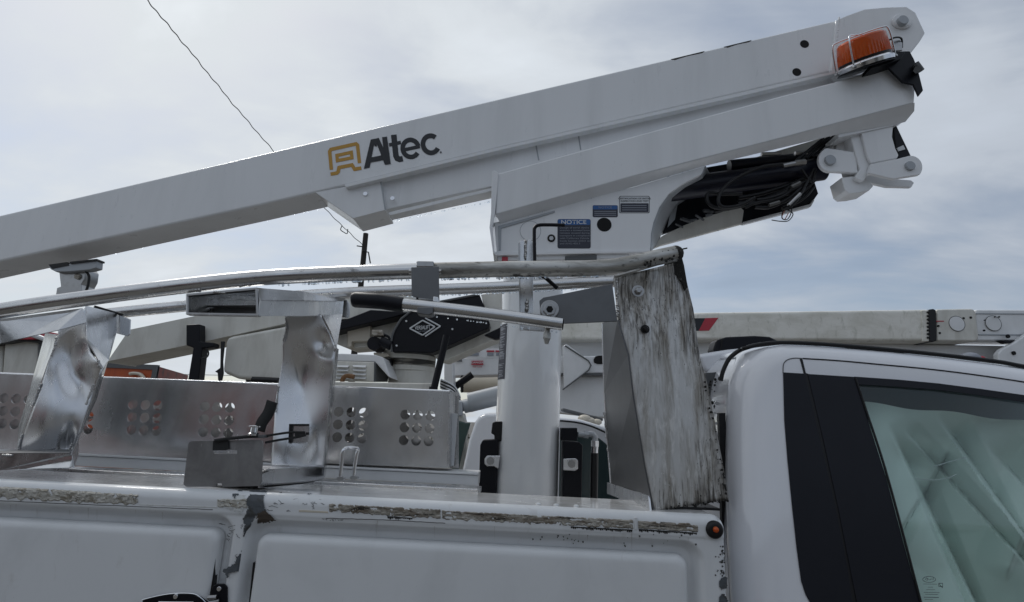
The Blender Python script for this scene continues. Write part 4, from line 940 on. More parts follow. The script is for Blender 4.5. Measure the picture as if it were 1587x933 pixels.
# far side plate and its web
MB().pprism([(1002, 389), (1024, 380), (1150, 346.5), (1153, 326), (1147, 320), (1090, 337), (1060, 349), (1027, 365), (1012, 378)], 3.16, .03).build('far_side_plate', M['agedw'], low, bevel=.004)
MB().pprism([(1150, 346.5), (1255, 319), (1268, 300), (1262, 281), (1150, 250), (1080, 262), (1030, 320), (1027, 362), (1147, 322)], 3.175, .03).build('far_web', M['black'], low)
MB().pprism([(1152, 344), (1256, 316), (1262, 308), (1262, 311), (1257, 320), (1152, 347.5)], 3.15, .03).build('far_edge', M['boomw'], low, bevel=.002)
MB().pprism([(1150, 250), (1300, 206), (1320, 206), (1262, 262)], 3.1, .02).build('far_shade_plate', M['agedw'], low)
MB().pprism([(1039, 327), (1050, 318), (1046, 340), (1035, 352)], 3.14, .01).build('inner_bracket', M['pin'], low)
# hydraulic cylinder and hoses
cyb = MB(); cyb.tube([at(1030, 296, 2.95), at(1275, 262, 2.95)], .068, 28); cyb.tube([at(1130, 257, 2.98), at(1268, 243, 2.98)], .035, 18); cyb.tube([at(1262, 256, 2.95), at(1288, 250, 2.95)], .058, 18)
cyl_ = cyb.build('lift_cylinder', M['cylblue'], low, ang=50)
def hose(pts, Y, r, m='rubber', name='hydraulic_hose', n=10):
    return MB().tube(crv([at(p[0], p[1], p[2] if len(p) > 2 else Y) for p in pts], 7), r, n).build(name, M[m], low, ang=60)
hose([(1240, 252), (1210, 255), (1180, 259), (1145, 274), (1122, 291), (1113, 310), (1121, 321), (1146, 318), (1170, 306)], 2.80, .010)
hose([(1150, 300), (1120, 301), (1099, 299), (1096, 311), (1106, 321), (1130, 324)], 2.85, .010)
hose([(1228, 284), (1222, 298), (1204, 308), (1185, 312), (1169, 315), (1155, 322)], 2.85, .008)
hose([(1262, 280), (1240, 300), (1215, 312), (1180, 320)], 2.9, .010)
hose([(1262, 288), (1244, 308), (1212, 324)], 2.92, .010)
for i in range(6): hose([(1262-i*2, 252), (1278+i*6, 236-i*2), (1296+i*4, 206)], 2.9+i*.02, .009)
hose([(1242, 262), (1258, 282), (1262, 262), (1235, 310), (1216, 325)], 2.86, .008)
mb = MB(); mb.tube([at(1213, 257, 2.8), at(1233, 253, 2.8)], .014, 10); mb.tube([at(1232, 253, 2.8), at(1248, 251, 2.8)], .017, 6); mb.tube([at(1180, 239, 2.86), at(1210, 238, 2.86)], .012, 8); mb.tube([at(1232, 238, 2.86), at(1250, 237, 2.86)], .014, 6); mb.tube([at(1222, 318, 2.85), at(1240, 300, 2.85)], .010, 8); mb.tube([at(1284, 230, 2.87), at(1296, 214, 2.87)], .013, 6)
mb.build('hose_fitting', M['galv'], low, ang=40)
hose([(1228, 316), (1226, 330), (1220, 340), (1212, 338), (1214, 326), (1222, 326), (1229, 332), (1222, 342), (1210, 343), (1196, 341)], 2.9, .0028, name='loose_wire', n=6)
hose([(1216, 326), (1212, 336), (1216, 340), (1222, 330)], 2.9, .0024, 'orange', 'loose_wire', 6)
mb = MB()
for i in range(9):
    x = random.uniform(1045, 1100); y = 350-(x-1040)*.24-random.uniform(0, 12); a_ = at(x, y, 3.1)
    mb.tube([a_, a_+Vector((random.uniform(.02, .07), random.uniform(-.03, .03), random.uniform(-.03, .03)))], random.uniform(.004, .011), 6)
mb.build('machinery_clutter', M['gasket'], low, kind='stuff')
mb = MB(); beads(mb, 1030, 1250, lambda x: 378-(x-1030)*.262, 3.17, 46, .002, .005); beads(mb, 775, 1090, lambda x: 347-(x-776)*.285, YLw+.055, 14, .002, .004); mb.build('water_drops', M['water'], low, kind='stuff')
rh = random.Random(8)
for i in range(6):
    x0 = rh.uniform(1235, 1262); y0 = rh.uniform(262, 292); dx = rh.uniform(60, 150); sag = rh.uniform(6, 26)
    hose([(x0, y0), (x0-dx*.3, y0+sag*.7+dx*.05), (x0-dx*.7, y0+sag+dx*.14), (x0-dx, y0+sag*.6+dx*.25)], 2.86+rh.random()*.12, rh.uniform(.011, .016), name='hydraulic_hose')
for i in range(5):
    x0 = 1262+i*9; hose([(x0-30, 250-i*2), (x0-8, 232-i*3), (x0+14, 214-i*2)], 2.84+i*.02, .008)
for x_, y_, x2_, y2_ in ((1226, 290, 1240, 283), (1192, 318, 1208, 313), (1275, 240, 1284, 229)):
    MB().tube([at(x_, y_, 2.82), at(x2_, y2_, 2.82)], .0105, 8).build('hose_fitting', mat('oily_fitting', (.16, .16, .155), .4, .9), low, ang=40)
# notices
def rquad(x0, y0, x1, y1, Y, m, name, parent, r=2.2, t=.0012, sk=.0):
    pts = []
    for cx, cy, a0 in ((x0+r, y0+r, 180), (x1-r, y0+r, 270), (x1-r, y1-r, 0), (x0+r, y1-r, 90)):
        for k in range(4): a = R(a0+k*30); pts.append((cx+r*math.cos(a), cy+r*math.sin(a)))
    pts = [(x, y+(x-x0)*sk) for x, y in pts]
    return MB().pprism(pts, Y, t).build(name, m, parent)
YS = YLw+.058
n0 = rquad(864, 339.5, 915.5, 385, YS-.0015, M['navy'], 'notice_sticker', low, 3); n0['label'] = 'large blue and navy NOTICE sticker'
rquad(864.5, 340, 915, 348.5, YS-.002, M['blue'], 'sticker_header', low, 2)
text('NOTICE', 889, 344.5, YS-.0022, 6.5, M['labw'], low, adv=(1, 0), bold=.01, sx=1.15)
for i, s_ in enumerate(['Design of aerial device', 'ensures a stowed boom', 'remains stowed during', 'transport in compliance', 'with California Vehicle', 'Code Section 25021 (a)', 'and AHG-405.3']):
    text(s_, 867.5, 353+i*4.1, YS-.0018, 2.7, M['labg'], low, adv=(1, 0), align='LEFT', sx=1.28)
n1_ = rquad(918.5, 318, 957.5, 336.5, YS-.0015, M['navy'], 'notice_sticker', low, 2); n1_['label'] = 'small blue and navy notice sticker'
rquad(919, 318.5, 957, 324.5, YS-.002, M['blue'], 'sticker_header', low, 1.5)
text('NOTICE', 938, 321.7, YS-.0022, 3.4, M['labg'], low, adv=(1, 0), sx=1.15)
for i in range(3): rquad(921, 327+i*3, 955, 328+i*3, YS-.002, M['labg'], 'print_line', low, .3)
rquad(959.7, 303.7, 1006.8, 330.3, YS-.001, M['blackprint'], 'sticker_border', low, 2)
n2_ = rquad(960.5, 304.5, 1006, 329.5, YS-.0015, M['labw'], 'inspection_sticker', low, 2); n2_['label'] = 'white topped inspection certificate sticker'
rquad(961.5, 315, 1005.2, 328.8, YS-.002, M['navy'], 'sticker_panel', low, 1.2)
text('CERTIFICATION OF INITIAL', 983.5, 307.8, YS-.0018, 2.5, M['blackprint'], low, adv=(1, 0), bold=.012, sx=1.12)
text('INSPECTION AND TEST', 983.5, 311.8, YS-.0018, 2.5, M['blackprint'], low, adv=(1, 0), bold=.012, sx=1.12)
for i in range(3): rquad(964, 318+i*3.4, 1002, 319+i*3.4, YS-.0025, M['labg'], 'print_line', low, .3)
mb = MB(); px_disc(mb, 936.5, 348, YS-.002, 11.3, .01, 30); mb.build('access_hole', M['hole'], low)
mb = MB(); px_disc(mb, 822, 358, YS-.001, 16.5, .004, 34); mb.build('round_cover', M['pin'], low)
mb = MB(); px_disc(mb, 822, 358, YS-.002, 15.6, .004, 34); mb.build('cover_face', M['boomw'], low)
mb = MB(); px_disc(mb, 854.5, 369, YS-.004, 6.2, .01, 18); mb.build('washer', M['grime'], low); mb = MB(); px_disc(mb, 854.5, 369, YS-.014, 3.6, .014, 6); mb.build('bolt', M['galv'], low)
# knuckle link at the right
lk = MB()
lk.pprism([(1333, 196), (1385, 190), (1383, 212), (1388, 230), (1393, 240), (1391, 245), (1350, 253), (1344, 240)], YLw+.07, .02)
lk.pprism([(1313, 205), (1320, 202), (1333, 197), (1350, 250), (1350, 265), (1338, 281), (1325, 275), (1333, 262), (1318, 212)], YLw+.09, .16)
lk.pprism([(1298, 216), (1318, 207), (1333, 262), (1310, 266), (1294, 246)], YLw+.16, .03)
lk.pprism([(1304, 275), (1338, 271), (1354, 288), (1347, 295.5), (1330, 299), (1316, 300), (1310, 295)], YLw+.12, .12)
link = lk.build('elbow_link', M['boomw'], low, bevel=.005)
def lug(pts, Y, t, nm): return MB().pprism(pts, Y, t).build(nm, M['boomw'], low, bevel=.004)
def cap(cx, cy, r, a0, a1, n=14): return [(cx+r*math.cos(R(a0+(a1-a0)*i/n)), cy+r*math.sin(R(a0+(a1-a0)*i/n))) for i in range(n+1)]
lug(cap(1288, 247, 19, 250, 80)+[(1330, 268), (1326, 236)], YLw+.10, .025, 'pin_lug')
lug(cap(1412, 259, 18, 40, -100)[0:15]+[(1391, 246), (1350, 254), (1346, 268), (1385, 277)], YLw+.06, .025, 'pin_lug')
lug([(1336, 280), (1350, 268), (1385, 277), (1412, 279), (1417, 283), (1413, 290), (1375, 289)], YLw+.20, .025, 'pin_lug')
mb = MB(); px_disc(mb, 1288, 247, YLw+.082, 8.2, .02, 20); px_disc(mb, 1412, 256, YLw+.045, 7.4, .02, 20); mb.build('pin', M['pin'], low, bevel=.003)
MB().pprism([(1384, 195), (1390, 195), (1413, 243), (1400, 246), (1391, 245)], YLw+.10, .06).build('rubber_stop', M['black'], low, bevel=.005)
MB().pprism([(1391, 229), (1400, 225), (1403, 231), (1393, 234)], YLw+.093, .008).build('stop_label', M['labw'], low)

# ---------------------------------------------------------------- amber beacon
YBc = 2.60
ax = (at(1322, 35, YBc)-at(1345, 105, YBc)).normalized()             # drum axis (tilted)
bc = at(1341, 100, YBc+.08); bc2 = at(1316, 51, YBc+.08); ax = (bc2-bc).normalized(); ax = (ax+Vector((0, -.34, 0))).normalized()
rd = .128
u_ = ax.cross(Vector((0, 1, 0))).normalized()
def bp(h, r, a): w = u_.cross(ax).normalized(); return bc+ax*h+(u_*math.cos(a)+w*math.sin(a))*r
bea = thing  # placeholder name guard
mb = MB(); mb.tube([bc-ax*.018, bc+ax*.004, bc+ax*.014], [rd*1.10, rd*1.10, rd*1.02], 40); beacon = mb.build('beacon', M['chrome'], T, ang=40, label='amber warning beacon in wire guard')
mb = MB(); mb.tube([bc+ax*.014, bc+ax*.030], [rd*1.0, rd*1.0], 40); mb.build('beacon_gasket', M['rubber'], beacon, ang=40)
mb = MB(); n = 96; prof = [(.030, 1.0), (.070, .985), (.110, .96), (.134, .93), (.144, .86), (.148, .6), (.149, 0.01)]
vs = []
for h, r in prof:
    for j in range(n): vs.append(bp(h, rd*r*(1+(.014 if j % 2 else -.014)*(1 if h < .1 else 0)), 2*math.pi*j/n))
mb.add(vs, [[i*n+j, i*n+(j+1) % n, (i+1)*n+(j+1) % n, (i+1)*n+j] for i in range(len(prof)-1) for j in range(n)]); mb.build('beacon_lens', M['amber'], beacon, ang=20)
mb = MB(); mb.tube([bc+ax*.03, bc+ax*.08], [.04, .03], 12); mb.build('beacon_rotor', M['galv'], beacon)
for k, (aa, bb) in enumerate(((R(205), R(25)), (R(150), R(-30)))):
    P = [bp(-.012, rd*1.14, aa), bp(.05, rd*1.14, aa), bp(.146, rd*1.08, aa), bp(.166, rd*.85, aa), bp(.168, 0, aa), bp(.166, rd*.85, bb), bp(.146, rd*1.08, bb), bp(.05, rd*1.14, bb), bp(-.012, rd*1.14, bb)]
    MB().tube(crv(P, 5), .0042, 8).build('guard_wire', M['chrome'], beacon, ang=60)
for a_ in (150, 205, -30, 25): MB().ball(bp(-.006, rd*1.16, R(a_)), .009, 8).build('guard_bolt', M['galv'], beacon)
MB().prism([bp(-.020, rd*1.3*s1, a_) for a_, s1 in ((R(0), 1.0), (R(40), .85), (R(90), .8), (R(140), .8), (R(180), .85), (R(220), .85), (R(270), .85), (R(320), .95))], -ax*.006).build('beacon_plate', M['black'], beacon, bevel=.001)
bb_ = MB().pprism([(1374, 80), (1410, 79), (1417, 92), (1424, 112), (1431, 140), (1424, 149), (1416, 131), (1400, 128), (1378, 106), (1366, 92)], 2.66, .012).build('beacon_bracket', M['black'], T, bevel=.003)
MB().pprism([(1352, 98), (1380, 86), (1404, 80), (1396, 92), (1372, 100), (1350, 106)], 2.62, .12).build('bracket_shelf', M['black'], bb_, bevel=.004)
mb = MB(); mb.tube([at(1419, 98, 2.64), at(1428, 110, 2.64)], .016, 8); mb.tube([at(1422, 108, 2.6), at(1422, 108, 2.7)], .02, 6); mb.build('bracket_bolt', M['gasket'], bb_)
mb = MB(); mb.tube(crv([at(1378, 62, 2.6), at(1388, 58, 2.6), at(1397, 60, 2.62), at(1398, 74, 2.66)], 5), .005, 6); mb.build('beacon_cable', M['rubber'], bb_)
MB().pprism([(1382, 62), (1394, 61), (1399, 66), (1399, 78), (1384, 79)], 2.63, .01).build('beacon_tab', M['galv'], bb_, bevel=.004)

# ---------------------------------------------------------------- cab
YC = 1.90; KC = .16
ROOF = [(1100, 590), (1136, 562), (1140, 555), (1146, 549.5), (1155, 545), (1166, 541.5), (1185, 537), (1211, 534), (1260, 535.5), (1321, 540), (1385, 545.5), (1454, 553), (1543, 564), (1587, 571), (1700, 590)]
LEFT = [(555, 1140), (562, 1136), (572, 1131), (586, 1127), (610, 1123.5), (650, 1122), (740, 1123), (830, 1125), (933, 1131), (1500, 1165)]
def cabpt(px, py, lift=0):
    q = at(px, py, YC, KC, 1.5); Y = q.y
    lx = pl(LEFT, py); d = max(0, min(1, (px-lx)/85)); Y += .15*(1-math.sqrt(1-(1-d)**2))
    d = max(0, min(1, (py-pl(ROOF, px))/26)); Y += .06*(1-math.sqrt(max(0, 1-(1-d)**2)))
    return at(px, py, Y-lift)
VR = [0, .002, .006, .012, .02, .03, .04, .05, .06]+[.06+.94*(i/30)**1.3 for i in range(1, 31)]
WTOP = [(1324, 584), (1454, 594), (1587, 613), (1700, 630)]
def inwin(px, py):
    gl = 1300+(py-586)*.30
    return px > gl and py > pl(WTOP, px)+3
mb = MB(); ug = [(i/46)**1.9 for i in range(47)]; vs = []
for v in VR:
    for u in ug:
        yg = 555+(1500-555)*v
        lx = pl(LEFT, yg); x = lx+(1690-lx)*u; yt = pl(ROOF, x); y = yt+(1500-yt)*v
        vs.append(cabpt(x, y))
nu = len(ug)
cen = []; fs = []
for j in range(len(VR)-1):
    for i in range(nu-1):
        v = (VR[j]+VR[j+1])/2; u = (ug[i]+ug[i+1])/2; yg = 555+945*v; lx = pl(LEFT, yg); x = lx+(1690-lx)*u; yt = pl(ROOF, x); y = yt+(1500-yt)*v
        if not (inwin(x, y) and y < 1040): fs.append([j*nu+i, j*nu+i+1, (j+1)*nu+i+1, (j+1)*nu+i])
mb.add(vs, fs)
# roof and rear wall run across the cab
top = vs[:nu]; lefts = [vs[j*nu] for j in range(len(VR))]
W_ = 1.55
def roofz(t): return .035*math.sin(math.pi*t)+.02*t
rf = []
for k in range(9):
    t = k/8; rf += [p+Vector((0, W_*t, roofz(t))) for p in top]
b0 = len(mb.v); mb.add(rf, [[k*nu+i, k*nu+i+1, (k+1)*nu+i+1, (k+1)*nu+i] for k in range(8) for i in range(nu-1)])
rw = [];
for k in range(9):
    t = k/8; rw += [p+Vector((-.012*math.sin(math.pi*t), W_*t, roofz(t)*(1 if j < 4 else .3))) for j, p in enumerate(lefts)]
nl = len(lefts); mb.add(rw, [[k*nl+i, k*nl+i+1, (k+1)*nl+i+1, (k+1)*nl+i] for k in range(8) for i in range(nl-1)])
cab = mb.build('cab', M['cabw'], T, ang=50, merge=True, label='white pickup cab with black pillars')
def cpoly(pts, lift, name, m, parent=cab, th=.003, sub=5, bevel=0):
    o = []
    for a, b in zip(pts, pts[1:]+pts[:1]):
        for i in range(sub): t = i/sub; o.append((a[0]+(b[0]-a[0])*t, a[1]+(b[1]-a[1])*t))
    return MB().prism([cabpt(x, y, lift) for x, y in o], (0, th, 0)).build(name, m, parent, bevel=bevel)
# black roof moulding
MM = [(1117, 590), (1120, 577), (1125, 565), (1131, 555), (1143, 545), (1158, 538.5), (1180, 533.5), (1211, 531), (1260, 532.5), (1321, 537), (1385, 542.5), (1454, 549.5), (1543, 560), (1587, 568), (1690, 586)]
path = [];
for p in crv([(a, b, 0) for a, b in MM], 4):
    Y = YC+KC*.5+.055; path.append(at(p[0], p[1], Y+ (0.06 if p[0] < 1150 else .02)))
MB().tube(path, .0085, 8).build('roof_moulding', M['rubber'], cab, ang=60)
cpoly([(1214, 577), (1247, 579), (1270, 676), (1295, 786), (1312, 870), (1330, 990), (1275, 990), (1259, 940), (1249, 922), (1242, 901), (1235, 850), (1228, 786), (1221, 715), (1216, 653)], .004, 'quarter_trim', M['trim'], bevel=.001)
bp_ = cpoly([(1252, 579.5), (1324, 584), (1339, 631), (1374, 741), (1425, 933), (1440, 990), (1338, 990), (1328, 933), (1299, 786), (1275, 676)], .005, 'door_pillar_trim', M['trim'], bevel=.001)
cpoly([(1240, 556), (1243.5, 556), (1249, 578), (1253, 579.5), (1277, 676), (1301, 786), (1333, 933), (1344, 990), (1328, 990), (1321, 933), (1293.5, 786), (1270, 676), (1246, 579)], .0025, 'door_gap', M['rubber'], th=.004)
def cline(pts, lift, w, name, m):
    return MB().tube([cabpt(p[0], p[1], lift) for p in crv([(a, b, 0) for a, b in pts], 6)], w, 6).build(name, m, cab, ang=60)
cline([(1244, 555.5), (1300, 559), (1366, 565), (1430, 571), (1498, 579), (1587, 592), (1690, 610)], .0005, .0026, 'door_gap', M['rubber'])
cline([(1213.5, 578), (1214, 566), (1217, 560), (1223, 556.5), (1232, 555), (1243, 555.5)], .0005, .0018, 'door_gap', M['gasket'])
cpoly([(1324, 583.5), (1390, 588), (1454, 594), (1520, 602.5), (1587, 612), (1690, 628), (1690, 640), (1587, 623.5), (1520, 613), (1454, 604.5), (1390, 599.5), (1330, 596)], .006, 'window_seal', M['trim'], bevel=.002)
cline([(1326, 586), (1341, 632), (1376, 741), (1427, 933), (1442, 990)], .006, .004, 'glass_run', M['rubber'])
# glass, headliner shade, airbag curtain, interior
GP = [(1322, 590), (1454, 598), (1587, 617), (1690, 634), (1690, 1050), (1450, 1050), (1422, 933), (1374, 745)]
MB().prism([cabpt(x, y, -.006) for x, y in GP], (0, .004, 0)).build('door_window', M['glass'], cab)
def ab(u, v):
    xl = 1327+(v*1.0)*110; x = xl+(1700-xl)*u; yt = 624+(x-1340)*.115+2*math.sin(x*.05); y = yt+(1060-yt)*v
    f = 0
    # long diagonal pleats as in the deployed curtain
    def fold(cx0, cy0, cx1, cy1, w, a):
        dx, dy = cx1-cx0, cy1-cy0; L_ = math.hypot(dx, dy); t = ((x-cx0)*dx+(y-cy0)*dy)/L_/L_; d = ((x-cx0)*dy-(y-cy0)*dx)/L_
        s_ = sm(min(1, max(0, min(t+.12, 1.15-t)/.15)))
        return a*s_*(1/(1+math.exp(-d/w*3)))
    def pleat(cx0, cy0, cx1, cy1, w, run, a, fade):
        dx, dy = cx1-cx0, cy1-cy0; L_ = math.hypot(dx, dy); t = ((x-cx0)*dx+(y-cy0)*dy)/L_/L_; d = -((x-cx0)*dy-(y-cy0)*dx)/L_*-1
        if d < -w: return 0
        s_ = sm(max(0, min(1, (t+.05)/fade)))
        return 1.35*a*s_*sm((d+w)/(2*w))*max(0, 1-max(0, d)/run)
    f += pleat(1381, 668, 1514, 940, 2.0, 120, .15, .25)
    f += pleat(1458, 652, 1600, 850, 3.0, 150, .11, .2)
    f += pleat(1418, 752, 1452, 834, 2.0, 34, .05, .3)
    f += pleat(1560, 900, 1600, 800, 4.0, 60, -.03, .3)
    f += pleat(1402, 668, 1446, 716, 2.0, 26, .04, .3)+pleat(1470, 700, 1446, 740, 1.5, 22, .03, .3)+pleat(1530, 690, 1620, 790, 2.0, 50, .05, .3)
    f -= .05*gs(x, y, 1420, 690, 30, 16, .4)
    f += .030*noise.noise(Vector((x*.012, y*.008, 1)))+.006*noise.noise(Vector((x*.026+y*.012, y*.016, 5)))-.035*abs(noise.noise(Vector((x*.011+y*.004, y*.008, 21))))
    f += .020*gs(x, y, 1555, 870, 30, 40)*-1+.018*gs(x, y, 1400, 700, 22, 40)
    q = at(x, y, YC, KC, 1.5); return at(x, y, q.y+.12+f*1.15)
MB().grid(ab, 150, 130).build('airbag_curtain', M['airbag'], cab, ang=80)
MB().prism([cabpt(x, y, -.34) for x, y in [(1300, 575), (1690, 615), (1690, 700), (1340, 660)]], (0, 1.2, 0)).build('headliner', M['screen'], cab)
p = cabpt(1300, 700, -.25)
MB().box((p.x-.1, 3.1, .9), (p.x+2.2, 3.13, 2.0)).build('cab_interior', M['interior'], cab)
# creases taped into the curtain
mb = MB()
for pts in ([(1448, 723), (1470, 716), (1497, 709)], [(1418, 742), (1450, 744), (1470, 741), (1482, 735)]): mb.tube([at(x, y, at(x, y, YC, KC, 1.5).y+.10) for x, y in pts], .0015, 5)
mb.build('curtain_stitching', M['labw'], cab)
# glass etching with oval maker mark
EY = lambda x, y: at(x, y, YC, KC, 1.5)
def etch(shape, name='glass_marking'):
    mb = MB()
    for P, w in shape: mb.tube([cabpt(x, y, -.004) for x, y in P], w, 4)
    return mb.build(name, M['blackprint'], cab)
ov = [(1440+10*math.cos(R(i*15)), 898+4.6*math.sin(R(i*15))) for i in range(25)]
etch([(ov, .0007), ([(1433, 900), (1436, 895), (1438, 896), (1436, 900), (1439, 898), (1441, 899), (1443, 897), (1445, 898), (1447, 895), (1447, 899)], .0006), ([(1434, 897.5), (1439, 896.5)], .0005),
      ([(1431, 905), (1452, 905.5)], .0005), ([(1438, 910), (1446, 910)], .0005), ([(1435, 914), (1449, 914)], .0005), ([(1432, 918), (1456, 918.5)], .0006), ([(1434, 921), (1454, 921.5)], .0006), ([(1432, 925.5), (1455, 926)], .0008), ([(1433, 929), (1446, 929)], .0005),
      ([(1455, 904), (1461, 904), (1461, 909), (1455, 909), (1455, 904)], .0010), ([(1456, 906), (1461, 911)], .0010)])
# rear of cab: dark panel, and a dark strip filling the gap to the body
MB().pprism([(1094, 578), (1123, 576), (1128, 700), (1131, 1000), (1106, 1000), (1104, 700)], 2.25, .02).build('cab_back_panel', M['gasket'], cab)
MB().pprism([(1114, 640), (1124, 640), (1131, 800), (1134, 1000), (1122, 1000), (1118, 760)], 2.06, .02).build('cab_gap_strip', M['rubber'], cab)
mb = MB()
for i in range(50): mb.ball(at(random.uniform(1097, 1122), random.uniform(580, 660), 2.2), random.uniform(.002, .008), 5)
mb.build('grime_crumbs', M['grime'], cab, kind='stuff')
# roof far part: a raised white roof panel & shark antenna
MB().pprism([(1083, 549), (1100, 546), (1130, 541), (1160, 538), (1300, 540), (1300, 575), (1092, 578), (1085, 562)], 2.35, 1.0).build('roof_panel', M['cabw'], cab, bevel=.02, seg=4)
MB().pprism([(1106, 541), (1110, 527), (1126, 522), (1170, 520), (1193, 521.5), (1203, 526), (1214, 532), (1214, 545), (1106, 545)], 2.75, .10).build('roof_antenna', M['black'], cab, bevel=.012, seg=3)
MB().pprism([(1119, 526), (1121, 526), (1118, 542), (1116, 542)], 2.745, .01).build('antenna_seam', M['hole'], cab)

# ================================================================ strap (lies on the pocket plate)
ST = thing('tie_down_strap', at(390, 690, 1.80), 'black webbing strap with chrome tensioner threaded through the slotted plate on the middle post', 'strap')
def band(pts, w, Y, name, th=.002):
    P = [(p[0], p[1]) for p in crv([(a, b, 0) for a, b in pts], 6)]; mb = MB(); Lq = []; 
    V = [Vector(p) for p in P]
    for i, p in enumerate(V):
        t = (V[min(i+1, len(V)-1)]-V[max(i-1, 0)]).normalized(); nrm = Vector((-t.y, t.x)); Lq.append((p+nrm*w/2, p-nrm*w/2))
    vs = []
    for a, b in Lq: vs += [at(a.x, a.y, Y), at(b.x, b.y, Y)]
    mb.add(vs, [[2*i, 2*i+1, 2*i+3, 2*i+2] for i in range(len(V)-1)])
    return mb.build(name, M['web'], ST, solid=th)
band([(422, 622), (416, 640), (406, 655), (402, 668)], 17, 1.86, 'webbing')
MB().pprism([(330, 683), (354, 682), (354, 697), (348, 698), (329, 698)], 1.806, .004).build('webbing_loop', M['web'], ST, bevel=.001)
band([(332, 683), (352, 680), (372, 678), (400, 675)], 5, 1.80, 'webbing')
band([(410, 676), (435, 672), (452, 670), (473, 670)], 3.6, 1.82, 'webbing')
band([(411, 686), (432, 682), (458, 678)], 3.6, 1.82, 'webbing')
MB().pprism([(456, 670), (472, 670), (474, 676), (458, 680)], 1.9, .006).build('strap_end', M['web'], ST)
c0 = at(393, 672, 1.81)
mb = MB(); mb.tube([c0+Vector((0, 0, -.006)), c0+Vector((0, 0, 0)), c0+Vector((0, 0, .004)), c0+Vector((0, 0, .02)), c0+Vector((0, 0, .021)), c0+Vector((0, 0, .025)), c0+Vector((0, 0, .026))], [.018, .018, .012, .011, .019, .019, .015], 24); mb.build('tensioner', M['chrome'], ST, ang=30)
MB().pprism([(374, 675), (409, 674), (409, 679), (374, 679)], 1.80, .035).build('tensioner_base', M['gasket'], ST, bevel=.002)

# ================================================================ overhead wire and pole
pole = thing('utility_pole', (at(564, 400, 26).x, 26, 0), 'dark wooden utility pole far behind the rack', 'utility pole')
tp_, bp2 = at(567, 362, 26), at(560, 470, 26)
MB().tube([Vector((bp2.x, 26, 0)), tp_], [.17, .13], 14).build('pole_shaft', M['woodpole'], pole)
MB().tube([at(562, 389, 25.8), at(571, 391, 25.8), at(574, 408, 25.8)], .035, 6).build('pole_hardware', M['rubber'], pole)
MB().tube([at(553, 381, 25.9), at(566, 383, 25.9)], .03, 6).build('pole_hardware', M['rubber'], pole)
wp = []
for i in range(241):
    t = i/240; x = -60+t*626; y = pl([(-60, -372), (200, -35), (228, 0), (300, 86), (360, 160), (423, 233), (497, 316), (530, 350), (566, 383)], x)
    Y = 12+14*max(-.1, (x-200)/366); w = .010*math.sin(t*250)+.006*math.sin(t*101)
    wp.append(at(x, y, Y)+Vector((w, 0, w)))
wo = MB().tube(wp, .017, 6).build('overhead_cable', M['rubber']); wo['label'] = 'twisted black overhead cable running down to the wooden pole'; wo['category'] = 'cable'
mb = MB(); mb.tube(crv([at(530, 350, 22), at(528, 356, 22), at(533, 360, 22), at(538, 362, 22), at(539, 355, 22)], 5), .02, 5); mb.build('cable_tail', M['rubber'], wo)
sw = MB().tube([at(150, 577, 30), at(360, 582, 30), at(440, 586, 30)], .014, 5).build('thin_overhead_wire', M['rubber']); sw['label'] = 'thin wire low over the horizon seen under the white bucket'; sw['category'] = 'wire'

# ================================================================ background truck with black turret cover
B = thing('bucket_truck', (at(640, 600, 6).x, 6.0, 0), 'old cream bucket truck with black diamond-marked turret cover and white bucket', 'truck')
YV = 6.0
def bgp(pts, Y, t, name, m, parent=None, bevel=.012, label=None): return MB().pprism(pts, Y, t).build(name, m, parent or B, bevel=bevel, label=label)
bgp([(165, 562), (200, 511), (305, 489), (450, 470), (640, 446), (640, 486), (440, 502), (310, 531), (167, 560)], 5.7, .45, 'boom', M['agedw'])
bgp([(436, 498), (540, 486), (640, 470), (640, 512), (606, 535), (540, 540)], 5.9, .4, 'boom_elbow', M['agedw'])
bgp([(500, 502), (528, 498), (574, 480), (640, 484), (600, 494), (528, 511), (500, 517)], 5.65, .3, 'black_arm', M['black'])
tc_ = bgp([(607, 545), (606, 532), (608, 520), (612, 510), (622, 494), (636, 483), (660, 474), (684, 467), (743, 456), (752, 478), (759, 502), (758, 508), (720, 525), (670, 547)], 5.5, .5, 'turret_cover', M['black'], bevel=.01, label='black turret cover with white diamond mark')
mb = MB()
rim = [(607, 545), (606, 532), (608, 520), (612, 510), (622, 494), (636, 483), (660, 474), (684, 467), (743, 456)]
mb.tube([at(x, y, 5.49) for x, y in rim], .012, 6); mb.build('cover_rim', M['gasket'], tc_)
dia = [(635, 509), (655, 496.5), (674, 506.5), (655, 519.5)]
mb = MB(); Q = [at(x, y, 5.485) for x, y in dia]
for a, b in zip(Q, Q[1:]+Q[:1]): mb.tube([a, b], .0075, 4)
Q = [at(x, y, 5.485) for x, y in [(659, 493), (682.5, 505.5), (659, 521.5)]]
for a, b in zip(Q, Q[1:]): mb.tube([a, b], .0075, 4)
mb.build('diamond_emblem', M['labw'], tc_)
text('VERSALIFT', 655, 508, 5.485, 6.2, M['labw'], tc_, adv=(1, -.05), bold=.008, sx=.60, lift=.004)
text('FORT WORTH', 655, 513.5, 5.485, 2.0, M['labg'], tc_, adv=(1, -.05), sx=.8, lift=.004)
for (x, y) in ((629.5, 497.5), (701, 510), (614.5, 535.5)):
    mb = MB(); px_disc(mb, x, y, 5.485, 1.5, .01, 10); mb.build('screw', M['labw'], tc_)
bgp([(670, 548), (722, 527), (760, 509), (745, 456), (790, 450), (790, 514), (757, 530), (690, 559), (676, 556)], 5.7, .4, 'lower_boom', M['agedw'])
bgp([(750, 519), (790, 500), (790, 520), (768, 526)], 5.5, .1, 'black_wedge', M['black'])
